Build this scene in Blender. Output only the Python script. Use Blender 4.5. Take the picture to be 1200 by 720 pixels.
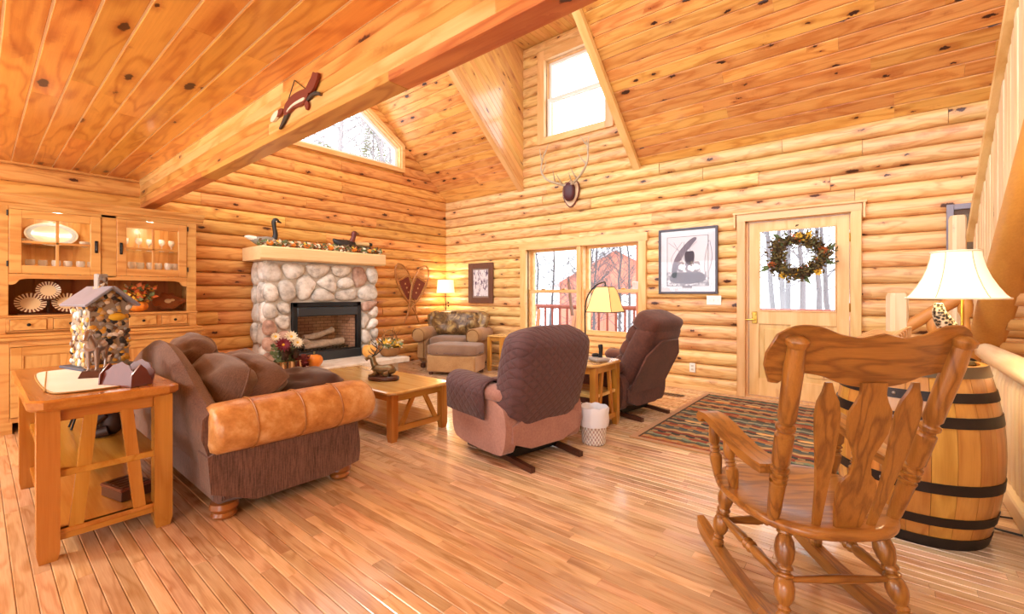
import bpy, math, random
from math import sin, cos, pi, radians as R_
from mathutils import Vector, Matrix, Euler, noise
for o in list(bpy.data.objects): bpy.data.objects.remove(o)
S = bpy.context.scene
COL = S.collection
random.seed(7)
# ------------------------------------------------------------ camera, world, exposure
CAM = Vector((6.45, -5.80, 1.21)); YAW = R_(39.6); FPX = 520.0; CY = 344.2
cd = bpy.data.cameras.new('camera'); cam = bpy.data.objects.new('camera', cd); COL.objects.link(cam)
cam.location = CAM; cam.rotation_euler = (pi/2, 0, YAW)
cd.sensor_width = 36; cd.lens = 36*FPX/1200; cd.shift_y = -(360-CY)/1200; cd.clip_start = .05; cd.clip_end = 300
S.camera = cam
W = bpy.data.worlds.new('overcast_sky'); S.world = W; W.use_nodes = True
bg = W.node_tree.nodes['Background']; bg.inputs[0].default_value = (.90, .95, 1, 1); bg.inputs[1].default_value = 4.2
S.view_settings.view_transform = 'Standard'; S.view_settings.look = 'None'
S.view_settings.exposure = 0.1; S.view_settings.gamma = 1; S.view_settings.use_curve_mapping = False
FW = Vector((-sin(YAW), cos(YAW), 0)); RT = Vector((cos(YAW), sin(YAW), 0))
# ------------------------------------------------------------ helpers
class MB:
    def __init__(s): s.v = []; s.f = []; s.T = Matrix.Identity(4)
    def add(s, vs, fs):
        o = len(s.v); T = s.T
        s.v += [T @ Vector(v) for v in vs]; s.f += [tuple(i+o for i in f) for f in fs]; return s
    def box(s, c, d, b=0.0):
        x, y, z = d[0]/2, d[1]/2, d[2]/2; cx, cy, cz = c
        if b <= 0:
            vs = [(cx+i*x, cy+j*y, cz+k*z) for i in (-1, 1) for j in (-1, 1) for k in (-1, 1)]
            return s.add(vs, [(0,1,3,2),(4,6,7,5),(0,4,5,1),(2,3,7,6),(0,2,6,4),(1,5,7,3)])
        b = min(b, x*.9, y*.9, z*.9); vs = []; idx = {}
        for i in (-1, 1):
            for j in (-1, 1):
                for k in (-1, 1):
                    for a in range(3):
                        e = [x-b, y-b, z-b]; e[a] = (x, y, z)[a]
                        idx[(i, j, k, a)] = len(vs); vs.append((cx+i*e[0], cy+j*e[1], cz+k*e[2]))
        fs = []
        g = lambda i, j, k, a: idx[(i, j, k, a)]
        for q in (-1, 1):
            for a, mk in ((0, lambda u, v: (q, u, v)), (1, lambda u, v: (u, q, v)), (2, lambda u, v: (u, v, q))):
                fs.append(tuple(g(*mk(u, v), a) for u, v in ((-1,-1),(1,-1),(1,1),(-1,1))))
        for u in (-1, 1):
            for v in (-1, 1):
                fs.append((g(u,v,-1,0), g(u,v,1,0), g(u,v,1,1), g(u,v,-1,1)))
                fs.append((g(u,-1,v,0), g(u,1,v,0), g(u,1,v,2), g(u,-1,v,2)))
                fs.append((g(-1,u,v,1), g(1,u,v,1), g(1,u,v,2), g(-1,u,v,2)))
                for w in (-1, 1): fs.append(tuple(g(u,v,w,a) for a in range(3)))
        return s.add(vs, fs)
    def b2(s, x0, x1, y0, y1, z0, z1, b=0.0):
        return s.box(((x0+x1)/2, (y0+y1)/2, (z0+z1)/2), (abs(x1-x0), abs(y1-y0), abs(z1-z0)), b)
    def rings(s, rs, cap=True, close=True):
        n = len(rs[0]); vs = [p for r in rs for p in r]; fs = []
        for i in range(len(rs)-1):
            for j in range(n if close else n-1):
                k = (j+1) % n; fs.append((i*n+j, i*n+k, (i+1)*n+k, (i+1)*n+j))
        if cap: fs += [tuple(range(n))[::-1], tuple(range((len(rs)-1)*n, len(rs)*n))]
        return s.add(vs, fs)
    def tube(s, pts, r, n=8, cap=True):
        pts = [Vector(p) for p in pts]; rr = r if isinstance(r, (list, tuple)) else [r]*len(pts); rs = []; u = None
        for i, p in enumerate(pts):
            d = (pts[min(i+1, len(pts)-1)]-pts[max(i-1, 0)]).normalized()
            if u is None: u = d.orthogonal().normalized()
            u = (u-d*u.dot(d)).normalized(); w = d.cross(u)
            rs.append([p+(u*cos(2*pi*j/n)+w*sin(2*pi*j/n))*rr[i] for j in range(n)])
        return s.rings(rs, cap)
    def turned(s, a, b, prof, n=12):
        a, b = Vector(a), Vector(b)
        d = (b-a).normalized(); u = d.orthogonal().normalized(); w = d.cross(u)
        rs = [[a.lerp(b, t)+(u*cos(2*pi*j/n)+w*sin(2*pi*j/n))*r for j in range(n)] for t, r in prof]
        return s.rings(rs)
    def lathe(s, prof, n=20, c=(0, 0, 0), sq=1.0, cap=True):
        return s.rings([[(c[0]+r*cos(2*pi*j/n), c[1]+r*sq*sin(2*pi*j/n), c[2]+z) for j in range(n)] for r, z in prof], cap)
    def prism(s, poly, h0, h1, ax='Z', b=0.0):
        m = {'Z': lambda p, h: (p[0], p[1], h), 'Y': lambda p, h: (p[0], h, p[1]), 'X': lambda p, h: (h, p[0], p[1])}[ax]
        return s.rings([[m(p, h0) for p in poly], [m(p, h1) for p in poly]])
    def ell(s, c, r, nu=14, nv=9, e=1.0, e2=None):
        e2 = e if e2 is None else e2
        sp = lambda t, k: math.copysign(abs(t)**k, t)
        rs = []
        for i in range(nv+1):
            ph = -pi/2+pi*i/nv; a = max(cos(ph), 0)**e
            if i in (0, nv): a = .02
            rs.append([(c[0]+r[0]*a*sp(cos(2*pi*j/nu), e2), c[1]+r[1]*a*sp(sin(2*pi*j/nu), e2), c[2]+r[2]*sp(sin(ph), e)) for j in range(nu)])
        return s.rings(rs)
    def jit(s, a, f=6.0, seed=0.0):
        for i, p in enumerate(s.v): s.v[i] = p+noise.noise_vector(p*f+Vector((seed, seed*.7, 1.3)))*a
        return s
def mesh(name, mb, mat=None, sharp=38):
    me = bpy.data.meshes.new(name); me.from_pydata([tuple(v) for v in mb.v], [], mb.f)
    me.polygons.foreach_set('use_smooth', [True]*len(me.polygons)); me.update()
    me.set_sharp_from_angle(angle=R_(sharp))
    if mat: me.materials.append(mat)
    return me
def obj(name, mb, mat, parent=None, loc=None, rot=None, mtx=None, sharp=38, fix=True):
    if not isinstance(mb, bpy.types.Mesh) and mat is not None and mat.name in AX:
        d = [max(v[i] for v in mb.v)-min(v[i] for v in mb.v) for i in range(3)]; mat = AX[mat.name][d.index(max(d))]
    me = mb if isinstance(mb, bpy.types.Mesh) else mesh(name, mb, mat, sharp)
    if fix and not isinstance(mb, bpy.types.Mesh):
        import bmesh
        bm = bmesh.new(); bm.from_mesh(me); bmesh.ops.recalc_face_normals(bm, faces=bm.faces); bm.to_mesh(me); bm.free()
    o = bpy.data.objects.new(name, me); COL.objects.link(o)
    if parent: o.parent = parent
    if mtx is not None: o.matrix_basis = mtx
    if loc is not None: o.location = loc
    if rot is not None: o.rotation_euler = rot
    return o
def tag(o, label, cat, group=None):
    o['label'] = label; o['category'] = cat
    if group: o['group'] = group
    return o
def thing(name, label, cat, loc=(0, 0, 0), rz=0.0, group=None):
    o = bpy.data.objects.new(name, None); COL.objects.link(o); o.empty_display_size = .1
    o.location = loc; o.rotation_euler = (0, 0, rz)
    return tag(o, label, cat, group)
def struct(name, mb, mat, label=None, sharp=38):
    o = obj(name, mb, mat, sharp=sharp); o['kind'] = 'structure'
    if label: o['label'] = label
    return o
def fpt(px, py, z=0.0):
    d = FW+RT*((px-600)/FPX)+Vector((0, 0, (CY-py)/FPX)); return CAM+d*((z-CAM.z)/d.z)
def chaikin(p, n=2):
    for _ in range(n):
        q = []
        for i in range(len(p)):
            a, b = p[i], p[(i+1) % len(p)]
            q += [(a[0]*.75+b[0]*.25, a[1]*.75+b[1]*.25), (a[0]*.25+b[0]*.75, a[1]*.25+b[1]*.75)]
        p = q
    return p
def spline(pts, n=6):
    pts = [Vector(p) for p in pts]; out = []
    for i in range(len(pts)-1):
        p0, p1, p2, p3 = pts[max(i-1, 0)], pts[i], pts[i+1], pts[min(i+2, len(pts)-1)]
        for k in range(n):
            t = k/n; out.append(.5*((2*p1)+(p2-p0)*t+(2*p0-5*p1+4*p2-p3)*t*t+(3*p1-p0-3*p2+p3)*t**3))
    return out+[pts[-1]]
# ------------------------------------------------------------ materials
def lin(c):
    f = lambda u: u/12.92 if u <= .04045 else ((u+.055)/1.055)**2.4
    if isinstance(c, str): c = tuple(int(c[i:i+2], 16) for i in (0, 2, 4))
    return tuple(f(u/255) for u in c)+(1,)
class NT:
    def __init__(s, name):
        s.m = bpy.data.materials.new(name); s.m.use_nodes = True; s.t = s.m.node_tree
        s.b = s.t.nodes['Principled BSDF']; s.out = s.t.nodes['Material Output']
    def n(s, typ, **kw):
        nd = s.t.nodes.new(typ)
        for k, v in kw.items():
            if k.startswith('i_'):
                key = k[2:]; key = int(key) if key.isdigit() else key.replace('_', ' ')
                if isinstance(v, bpy.types.NodeSocket): s.t.links.new(v, nd.inputs[key])
                else: nd.inputs[key].default_value = v
            else: setattr(nd, k, v)
        return nd
    def math(s, op, a, b=None, c=None, clamp=False):
        kw = {'i_0': a}
        if b is not None: kw['i_1'] = b
        if c is not None: kw['i_2'] = c
        return s.n('ShaderNodeMath', operation=op, use_clamp=clamp, **kw).outputs[0]
    def mix(s, f, a, b, mode='MIX'):
        nd = s.n('ShaderNodeMix', data_type='RGBA', blend_type=mode)
        for k, v in (('Factor', f), ('A', a), ('B', b)):
            i = {'Factor': 0, 'A': 6, 'B': 7}[k]
            if isinstance(v, bpy.types.NodeSocket): s.t.links.new(v, nd.inputs[i])
            else: nd.inputs[i].default_value = v
        return nd.outputs[2]
    def ramp(s, f, stops, interp='LINEAR'):
        nd = s.n('ShaderNodeValToRGB', i_0=f); e = nd.color_ramp.elements; nd.color_ramp.interpolation = interp
        while len(e) < len(stops): e.new(.5)
        for k, (p, c) in zip(e, stops): k.position = p; k.color = c if len(c) == 4 else (*c, 1)
        return nd.outputs[0]
    def coords(s, rnd=True, axis=0):
        tc = s.n('ShaderNodeTexCoord').outputs['Object']
        if axis:
            sp_ = s.n('ShaderNodeSeparateXYZ', i_0=tc).outputs; k = ((1, 0, 2), (2, 0, 1))[axis-1]
            tc = s.n('ShaderNodeCombineXYZ', i_0=sp_[k[0]], i_1=sp_[k[1]], i_2=sp_[k[2]]).outputs[0]
        if not rnd: return tc
        oi = s.n('ShaderNodeObjectInfo').outputs['Random']; at = s.n('ShaderNodeAttribute', attribute_name='rnd').outputs['Fac']
        s.r = s.math('FRACT', s.math('ADD', oi, at))
        k = s.n('ShaderNodeCombineXYZ', i_0=s.math('MULTIPLY', s.r, 61.), i_1=s.math('MULTIPLY', s.r, 37.), i_2=s.math('MULTIPLY', s.r, 23.)).outputs[0]
        return s.n('ShaderNodeVectorMath', operation='ADD', i_0=tc, i_1=k).outputs[0]
    def vmul(s, v, k): return s.n('ShaderNodeVectorMath', operation='MULTIPLY', i_0=v, i_1=k).outputs[0]
    def noise(s, v, sc, det=2., rough=.5, dist=0.):
        return s.n('ShaderNodeTexNoise', i_Vector=v, i_Scale=sc, i_Detail=det, i_Roughness=rough, i_Distortion=dist).outputs[0]
    def set(s, **kw):
        for k, v in kw.items():
            i = s.b.inputs[k.replace('_', ' ')]
            if isinstance(v, bpy.types.NodeSocket): s.t.links.new(v, i)
            else: i.default_value = v
        return s
    def bump(s, h, st=.3, d=.01):
        s.set(Normal=s.n('ShaderNodeBump', i_Strength=st, i_Distance=d, i_Height=h).outputs[0]); return s
AX = {}
def wood(name, *a, **k):
    ms = [wood1(name+s_, *a, axis=i, **k) for i, s_ in enumerate(('', '_y', '_z'))]; AX[ms[0].name] = ms; return ms[0]
def wood1(name, dark, light, knot=None, rough=.4, rings=26., kx=2.2, ky=6., kr=.13, var=.18, grain=1.0, long=1.0, coat=0.0, bumps=.15, ringamt=.55, kden=.8, axis=0, hv=.02):
    m = NT(name); p = m.coords(axis=axis)
    q = m.vmul(p, (1.1*grain, 7*grain, 7*grain)) if long else p
    n1 = m.noise(q, 1., 1.5, .5, .4)
    ph = m.math('MULTIPLY', n1, rings)
    kd = None
    if knot:
        wob = m.n('ShaderNodeVectorMath', operation='MULTIPLY_ADD', i_0=m.n('ShaderNodeTexNoise', i_Vector=p, i_Scale=38., i_Detail=2.).outputs['Color'], i_1=(.03, .03, .03), i_2=p).outputs[0]
        vo = m.n('ShaderNodeTexVoronoi', i_Vector=m.vmul(wob, (kx, ky, ky)), i_Scale=1.)
        kd = vo.outputs['Distance']; vc = m.n('ShaderNodeSeparateColor', i_0=vo.outputs['Color'])
        on = m.math('LESS_THAN', vc.outputs[0], kden)
        kd = m.math('ADD', m.math('DIVIDE', kd, m.math('MULTIPLY_ADD', m.math('POWER', vc.outputs[1], 2.), 1.1, .45)), m.math('MULTIPLY', m.math('SUBTRACT', 1., on), 4.))
        ph = m.math('ADD', ph, m.math('DIVIDE', .45, m.math('ADD', kd, .10)))
    rg = m.math('MULTIPLY_ADD', m.math('SINE', ph), .5, .5)
    rg = m.math('POWER', rg, 2.2)
    fine = m.noise(m.vmul(p, (3*grain, 90*grain, 90*grain)), 1., 3., .6)
    blot = m.noise(m.vmul(p, (1.3, 9., 9.)), 1., 2., .5)
    f = m.math('ADD', m.math('MULTIPLY', rg, ringamt), m.math('MULTIPLY', fine, 1-ringamt))
    f = m.math('MULTIPLY_ADD', m.math('SUBTRACT', blot, .5), .55, f, clamp=True)
    col = m.mix(f, lin(light), lin(dark))
    v = m.math('MULTIPLY_ADD', m.math('FRACT', m.math('MULTIPLY', m.r, 7.31)), 2*var, 1-var)
    hu = m.math('MULTIPLY_ADD', m.math('FRACT', m.math('MULTIPLY', m.r, 13.7)), hv, .502-hv/2)
    col = m.n('ShaderNodeHueSaturation', i_Hue=hu, i_Value=v, i_Color=col).outputs[0]
    if knot:
        halo = m.math('SUBTRACT', 1., m.math('DIVIDE', kd, kr*3.2), clamp=True)
        col = m.mix(m.math('MULTIPLY', m.math('POWER', halo, 1.5), .8), col, lin('b0582a'), 'MULTIPLY')
        k = m.math('MULTIPLY', m.math('SUBTRACT', 1., m.math('DIVIDE', kd, kr), clamp=True), 4.5, clamp=True)
        col = m.mix(k, col, lin(knot))
    m.set(Base_Color=col, Roughness=rough)
    if coat: m.set(Coat_Weight=coat, Coat_Roughness=.12)
    if bumps: m.bump(fine, bumps, .004)
    return m.m
def plain(name, c, rough=.5, metal=0., var=0., vs=20., bump=0., bs=60., emit=None, es=0., coat=0., sheen=0.):
    m = NT(name); p = m.coords()
    if var:
        n = m.noise(p, vs, 3., .6)
        col = m.mix(n, tuple(u*(1-var) for u in lin(c)[:3])+(1,), tuple(min(1, u*(1+var)) for u in lin(c)[:3])+(1,))
    else: col = lin(c)
    m.set(Base_Color=col, Roughness=rough, Metallic=metal)
    if bump: m.bump(m.noise(p, bs, 3., .6), bump, .006)
    if emit: m.set(Emission_Color=lin(emit), Emission_Strength=es)
    if coat: m.set(Coat_Weight=coat)
    if sheen: m.set(Sheen_Weight=sheen, Sheen_Roughness=.5)
    return m.m
def glassy(name, fac=.08, tint=(1, 1, 1, 1)):
    m = NT(name); m.t.nodes.remove(m.b)
    tr = m.n('ShaderNodeBsdfTransparent', i_0=tint).outputs[0]; gl = m.n('ShaderNodeBsdfGlossy', i_Roughness=.02).outputs[0]
    fr = m.math('MULTIPLY_ADD', m.math('POWER', m.n('ShaderNodeLayerWeight', i_0=.5).outputs['Facing'], 5.), .5, fac*.5, clamp=True)
    m.t.links.new(m.n('ShaderNodeMixShader', i_0=fr, i_1=tr, i_2=gl).outputs[0], m.out.inputs[0]); return m.m
K = {}
K['log'] = wood('log_pine', 'c58340', 'f6cd8e', '4a2412', rough=.42, kx=3.6, ky=9, kr=.15, rings=30, var=.12, ringamt=.36, grain=1.7, coat=.15)
K['logA'] = wood('log_pine_amber', 'be7030', 'f2b86c', '461f0d', rough=.40, kx=3.6, ky=9, kr=.15, rings=30, var=.12, ringamt=.36, grain=1.7, coat=.2)
K['plank'] = wood('roof_plank_pine', 'bf6e26', 'f0b569', '3a1a0e', rough=.42, kx=3.4, ky=9, kr=.15, rings=26, var=.13, ringamt=.36, grain=1.3, coat=.1)
K['ceil'] = wood('ceiling_pine', 'bf6c20', 'f2b258', '45200c', rough=.34, kx=2.6, ky=8, kr=.17, rings=30, var=.08, ringamt=.45, coat=.3)
K['beam'] = wood('beam_pine', 'bd7029', 'efb466', '4a200c', rough=.4, kx=2.2, ky=9, kr=.10, rings=30, var=.16, ringamt=.5, coat=.15)
K['beam2'] = wood('beam_pine_rosy', 'b05e28', 'dc9854', '4a200c', rough=.4, kx=2.2, ky=9, kr=.10, rings=30, var=.08, ringamt=.5, coat=.15)
K['beam3'] = wood('beam_pine_pale', 'd8964a', 'f6cc8a', '4a200c', rough=.4, kx=2.2, ky=9, kr=.10, rings=30, var=.08, ringamt=.5, coat=.15)
K['trim'] = wood('trim_pine', 'd8a05c', 'f0c68c', '60300f', rough=.4, kx=1.6, ky=7, kr=.07, rings=16, var=.06, ringamt=.4, coat=.15)
K['floor'] = wood('oak_floor', 'b07e50', 'eecca6', None, rough=.2, rings=22, var=.2, grain=2.2, ringamt=.36, coat=.5, bumps=.05)
K['oak'] = wood('golden_oak', '623410', 'b87a34', None, rough=.3, rings=18, var=.02, grain=3.4, ringamt=.42, hv=.002, coat=.35, bumps=.12)
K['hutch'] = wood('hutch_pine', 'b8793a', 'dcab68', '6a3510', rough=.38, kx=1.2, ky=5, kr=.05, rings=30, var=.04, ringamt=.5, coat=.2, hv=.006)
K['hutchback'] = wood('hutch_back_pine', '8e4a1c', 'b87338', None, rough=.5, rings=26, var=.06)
K['maple'] = wood('honey_table_wood', 'a9651e', 'cf9440', '5a2c0c', rough=.25, kx=1, ky=4, kr=.03, rings=16, var=.04, ringamt=.35, coat=.4)
K['mapletop'] = wood('honey_table_top', 'c58b45', 'e4bd7c', None, rough=.16, rings=16, var=.04, ringamt=.35, coat=.5, bumps=.04)
K['pale'] = wood('peeled_log', 'e2bd8c', 'f8e8c6', '9a6434', rough=.5, kx=2, ky=8, kr=.08, rings=14, var=.06, ringamt=.4)
K['mantel'] = wood('mantel_pine', 'e0b070', 'f5d9a6', '8a4a22', rough=.45, kx=1.6, ky=6, kr=.06, rings=16, var=.03, ringamt=.35)
K['barrel'] = wood('barrel_oak', 'a8631c', 'd89a48', None, rough=.3, rings=24, var=.14, grain=1.3, ringamt=.4, coat=.5)
K['stairlog'] = wood('stringer_log', 'b06e2a', 'd99c4c', '5a2c0c', rough=.45, kx=2, ky=6, kr=.06, rings=8, var=.04, ringamt=.3)
K['darkwood'] = plain('dark_wood', '4a2618', .35, var=.3, vs=30, coat=.2)
K['black'] = plain('black_metal', '1b1c1f', .4, .3)
K['iron'] = plain('black_iron', '24201e', .45, .6)
K['blackpaint'] = plain('charcoal_enamel', '2b3136', .35)
K['brass'] = plain('brass', 'c9a24e', .25, 1.)
K['white'] = plain('white_plastic', 'f0ece2', .4)
K['vinyl'] = plain('white_vinyl', 'f2f0ea', .4)
K['glass'] = glassy('window_glass', .05)
K['groove'] = plain('joint_highlight', 'fff4de', .5)  # light caught by the board bevels, painted as a near-white backing in the joints
K['stone'] = None
def stone_mat(name, a, b, c):
    m = NT(name); p = m.coords()
    n = m.noise(p, 7., 4., .65); col = m.ramp(n, [(.3, lin(a)), (.5, lin(b)), (.72, lin(c))])
    v = m.math('MULTIPLY_ADD', m.r, .3, .82)
    col = m.n('ShaderNodeHueSaturation', i_Value=v, i_Color=col).outputs[0]
    m.set(Base_Color=col, Roughness=.8); m.bump(m.noise(p, 40., 4., .6), .5, .01); return m.m
K['stone'] = stone_mat('field_stone', '938b80', 'd9d2c7', 'f4f0e8')
K['stonep'] = stone_mat('rosy_field_stone', '8f6f60', 'c09a86', 'd8c0ae')
K['mortar'] = plain('mortar', 'c9c0b2', .9, var=.2, vs=60, bump=.5)
K['dormer'] = wood('dormer_plank_pine', 'd89a50', 'f2c684', '5a2a12', rough=.3, kx=3, ky=9, kr=.12, rings=18, var=.08, ringamt=.3, coat=.8)
K['slab'] = stone_mat('hearth_slab', 'd0c2ae', 'e8dccb', 'f3ebdf')
# ------------------------------------------------------------ room shell
XR, YB = 9.6, -9.6            # room runs on to the right and behind the camera
CO = .164                     # log course
SL = .88; TH = math.atan(SL); Z0 = 2.95
RIDGE_Y = -4.75
def frame(o, x, y, z):
    return Matrix(((x[0], y[0], z[0], o[0]), (x[1], y[1], z[1], o[1]), (x[2], y[2], z[2], o[2]), (0, 0, 0, 1)))
def plank_mesh(L, w, th, ch=.003, gap=.001):
    h = w/2-gap
    prof = [(-h, th), (-h, ch), (-h+ch, 0), (h-ch, 0), (h, ch), (h, th)]
    b = MB(); b.rings([[(x, y, z) for y, z in prof] for x in (.0006, L-.0006)]); return b
def cuts(a, b, lo, hi, rnd):
    xs = [a]
    while xs[-1] < b-.001:
        n = xs[-1]+rnd.uniform(lo, hi)
        if n > b-.3*lo: n = b
        xs.append(min(n, b))
    return xs
# floor -------------------------------------------------------
FLW = .057
fb = MB().b2(-.1, XR, YB, .25, -.06, -.0155)
floor = struct('floor', fb, K['darkwood'], 'glossy oak strip floor of narrow honey boards')
rnd = random.Random(3); boards = []
r = 0; y = 0.0
while y > YB:
    xs = cuts(0.0, XR, .45, 1.5, rnd) if r % 2 else [0.0]+cuts(rnd.uniform(.2, .6), XR, .45, 1.5, rnd)
    for a, b in zip(xs, xs[1:]): boards.append((a, b, y-FLW/2))
    y -= FLW; r += 1
def seen(b):
    x = min(max(CAM.x, b[0]), b[1]); best = 0
    for x in (b[0], (b[0]+b[1])/2, b[1]):
        v = Vector((x, b[2], 0))-CAM; d = v.dot(FW)
        if d > .3:
            px = 600+FPX*v.dot(RT)/d; py = CY+FPX*1.21/d
            if -20 < px < 1220 and py < 735: best = max(best, 1/d**2)
    return best*(b[1]-b[0])**.5
boards.sort(key=seen, reverse=True)
FLIP = Matrix.Rotation(pi, 4, 'X')
for a, b, yy in boards[:300]:
    obj('floorboard', plank_mesh(b-a, FLW, .015, .0028, .0009), K['floor'], floor, mtx=Matrix.Translation((a, yy, 0)) @ FLIP, fix=False)
big = MB(); rv = []
for a, b, yy in boards[300:]:
    m = plank_mesh(b-a, FLW, .015, .0028, .0009); big.T = Matrix.Translation((a, yy, 0)) @ FLIP; big.add(m.v, m.f); rv += [rnd.random()]*len(m.v)
fo = obj('floorboards_beyond', big, K['floor'], floor, fix=False); fo['kind'] = 'stuff'
at = fo.data.attributes.new('rnd', 'FLOAT', 'POINT'); at.data.foreach_set('value', rv)
# log courses ---------------------------------------------------
def log_mesh(x0, x1, h, seed, bul=.07):
    rr = random.Random(seed); n = 9; xa, xb = x0(0), x1(0)
    k = max(2, int((xb-xa)/.7)+1); b = MB(); rs = []
    bu = bul*rr.uniform(.88, 1.08)
    for i in range(k+1):
        t = i/k; j = rr.uniform(-.003, .003) if 0 < i < k else 0; ring = []
        for q in range(n):
            a = -pi/2+pi*q/(n-1); hh = h*.5*sin(a)*1.005; d = (bu+j)*max(cos(a), 0)**.66
            s0, s1 = x0(hh), x1(hh); x = s0+(s1-s0)*t
            if i in (0, k): d *= .93
            ring.append((x, d, hh+j*.3))
        ring += [(ring[-1][0], -.02, h*.5), (ring[0][0], -.02, -h*.5)]
        rs.append(ring)
    b.rings(rs); return b
def sub(a, b, holes):
    segs = [(a, b)]
    for h0, h1 in holes:
        out = []
        for s0, s1 in segs:
            if h1 <= s0 or h0 >= s1: out.append((s0, s1)); continue
            if h0 > s0+.02: out.append((s0, h0))
            if h1 < s1-.02: out.append((h1, s1))
        segs = out
    return segs
# window/door wall (y=0)
DX0, DX1, DZ = 1.92, 3.86, 5.25
bk = MB()
def backing(y0, y1):
    for a in ((-.2, 1.96, 0, 2.98), (1.96, 3.97, 0, .6), (1.96, 3.97, 1.97, 2.98), (3.97, 5.22, 0, 2.98), (5.22, 6.26, 2.08, 2.98), (6.26, XR, 0, 2.98),
              (DX0-.12, 2.32, 2.98, DZ+.1), (2.32, 3.47, 2.98, 3.66), (2.32, 3.47, 4.93, DZ+.1), (3.47, DX1+.12, 2.98, DZ+.1)):
        bk.b2(a[0], a[1], y0, y1, a[2], a[3])
backing(.015, .2)
wallB = struct('wall_back', bk, K['log'], 'round pine log wall with the door and double window')
rl = random.Random(21)
nrow = 33
for i in range(nrow):
    zc = (i+.5)*CO; z0, z1 = i*CO, (i+1)*CO
    if zc < 2.95: lo, hi = .0, XR
    else: lo, hi = DX0, DX1
    if zc > DZ: break
    holes = []
    if z1 > .62 and z0 < 1.95: holes.append((1.9, 4.02))
    if z0 < 2.06: holes.append((5.17, 6.30))
    if zc > 3.62 and zc < 5.0: holes.append((2.27, 3.51))
    for a, b in sub(lo, hi, holes):
        cs = [a]
        while b-cs[-1] > 3.4: cs.append(cs[-1]+rl.uniform(1.2, 3.2))
        cs.append(b)
        for u, v in zip(cs, cs[1:]):
            L = v-u-.004
            obj('log', log_mesh(lambda h: 0, lambda h, L=L: L, CO, rl.random()), K['log'], wallB, loc=(v-.002, .02, zc), rot=(0, 0, pi), fix=False)
# fireplace gable wall (x=0)
TW = dict(y0=-5.9, y1=-1.01, zb=3.33, zr=3.79, k=.64)       # trapezoid window casing outline
bk = MB()
bk.prism([(0, 0), (0, Z0), (TW['y1']+.05, Z0-SL*(TW['y1']+.05)), (TW['y1']+.05, 0)], -.2, -.015, 'X')
bk.prism([(TW['y1'], 0), (TW['y1'], TW['zb']+.05), (YB, TW['zb']+.05), (YB, 0)], -.2, -.015, 'X')
yt = RIDGE_Y
bk.prism([(TW['y1']+.05, Z0-SL*(TW['y1']+.05)), (yt, Z0-SL*yt), (yt, TW['zr']-.05-TW['k']*(yt-TW['y1'])), (TW['y1']+.05, TW['zr']-.05)], -.2, -.015, 'X')
wallA = struct('wall_left', bk, K['logA'], 'round pine log gable wall behind the stone fireplace')
for i in range(44):
    zc = (i+.5)*CO; z0, z1 = i*CO, (i+1)*CO
    rake = lambda h, zc=zc: max(0.0, (zc+h-Z0)/SL)           # distance from the corner where the roof meets the log
    endy = -YB if zc < 3.4 else -RIDGE_Y
    if zc < TW['zb']-.02:
        segs = [(rake, lambda h, e=endy: e)]
    else:
        win = lambda h, zc=zc: max(-TW['y1'], -TW['y1']+(zc+h-TW['zr'])/TW['k']) if zc+h > TW['zr'] else -TW['y1']
        segs = [(rake, win)]
    for f0, f1 in segs:
        if f1(0)-f0(0) < .06 or rake(0) > 4.7: continue
        cs = [f0]; a, b = f0(0), f1(0)
        if b-a > 4:
            u = a+rl.uniform(1.4, 3.4)
            while u < b-1: cs.append(lambda h, u=u: u); u += rl.uniform(1.6, 3.4)
        cs.append(f1)
        for p, q in zip(cs, cs[1:]):
            obj('log', log_mesh(lambda h, p=p: p(h)+.002, lambda h, q=q: q(h)-.002, CO, rl.random()), K['logA'], wallA, loc=(-.02, 0, zc), rot=(0, 0, -pi/2), fix=False)
# sloping roof ceiling ---------------------------------------
RW = .136
NR = int(math.hypot(RIDGE_Y, SL*RIDGE_Y)/RW)+1
def ry(sd): return -sd*cos(TH)
rb = MB()
def roofquad(xa, xb, sa, sb, t0=.022, t1=.12):
    v = []
    for t in (t0, t1):
        for x, q in ((xa, sa), (xb, sa), (xb, sb), (xa, sb)): v.append((x, ry(q)+t*sin(TH), Z0+q*sin(TH)+t*cos(TH)))
    rb.add(v, [(0,1,2,3),(4,7,6,5),(0,4,5,1),(1,5,6,2),(2,6,7,3),(3,7,4,0)])
SD = (DZ-Z0)/sin(TH); ST = NR*RW
roofquad(-.2, DX0-.03, -.2, ST); roofquad(DX1+.03, XR, -.2, ST); roofquad(DX0, DX1, SD, ST)
roof = struct('ceiling_slope', rb, K['plank'], 'sloping ceiling of knotty pine planks around the dormer')
rp = random.Random(5)
rot = Matrix.Rotation(-TH, 4, 'X')
for i in range(NR):
    sc = (i+.5)*RW; y = ry(sc); z = Z0+sc*sin(TH)
    parts = [(0.0, DX0), (DX1, XR)] if sc < SD-.05 else [(0.0, XR)]
    for a, b in parts:
        cs = cuts(a, b, 1.0, 3.3, rp)
        for u, v in zip(cs, cs[1:]):
            obj('plank', plank_mesh(v-u, RW, .02, .005, .0016), K['plank'], roof, mtx=Matrix.Translation((u, y, z)) @ rot, fix=False)
# flat ceiling under the loft --------------------------------
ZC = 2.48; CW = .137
ceil = struct('ceiling', MB().b2(0, XR, YB, -4.6, ZC+.004, ZC+.09), K['groove'], 'flat pine board ceiling with bevel highlights painted in its joints')
n = int((-4.62-YB)/CW)
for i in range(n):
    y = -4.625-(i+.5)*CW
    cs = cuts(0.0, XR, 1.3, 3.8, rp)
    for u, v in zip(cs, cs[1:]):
        obj('ceiling_board', plank_mesh(v-u, CW, .010, .002, .0046), K['ceil'], ceil, mtx=Matrix.Translation((u, y, ZC)), fix=False)
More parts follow.
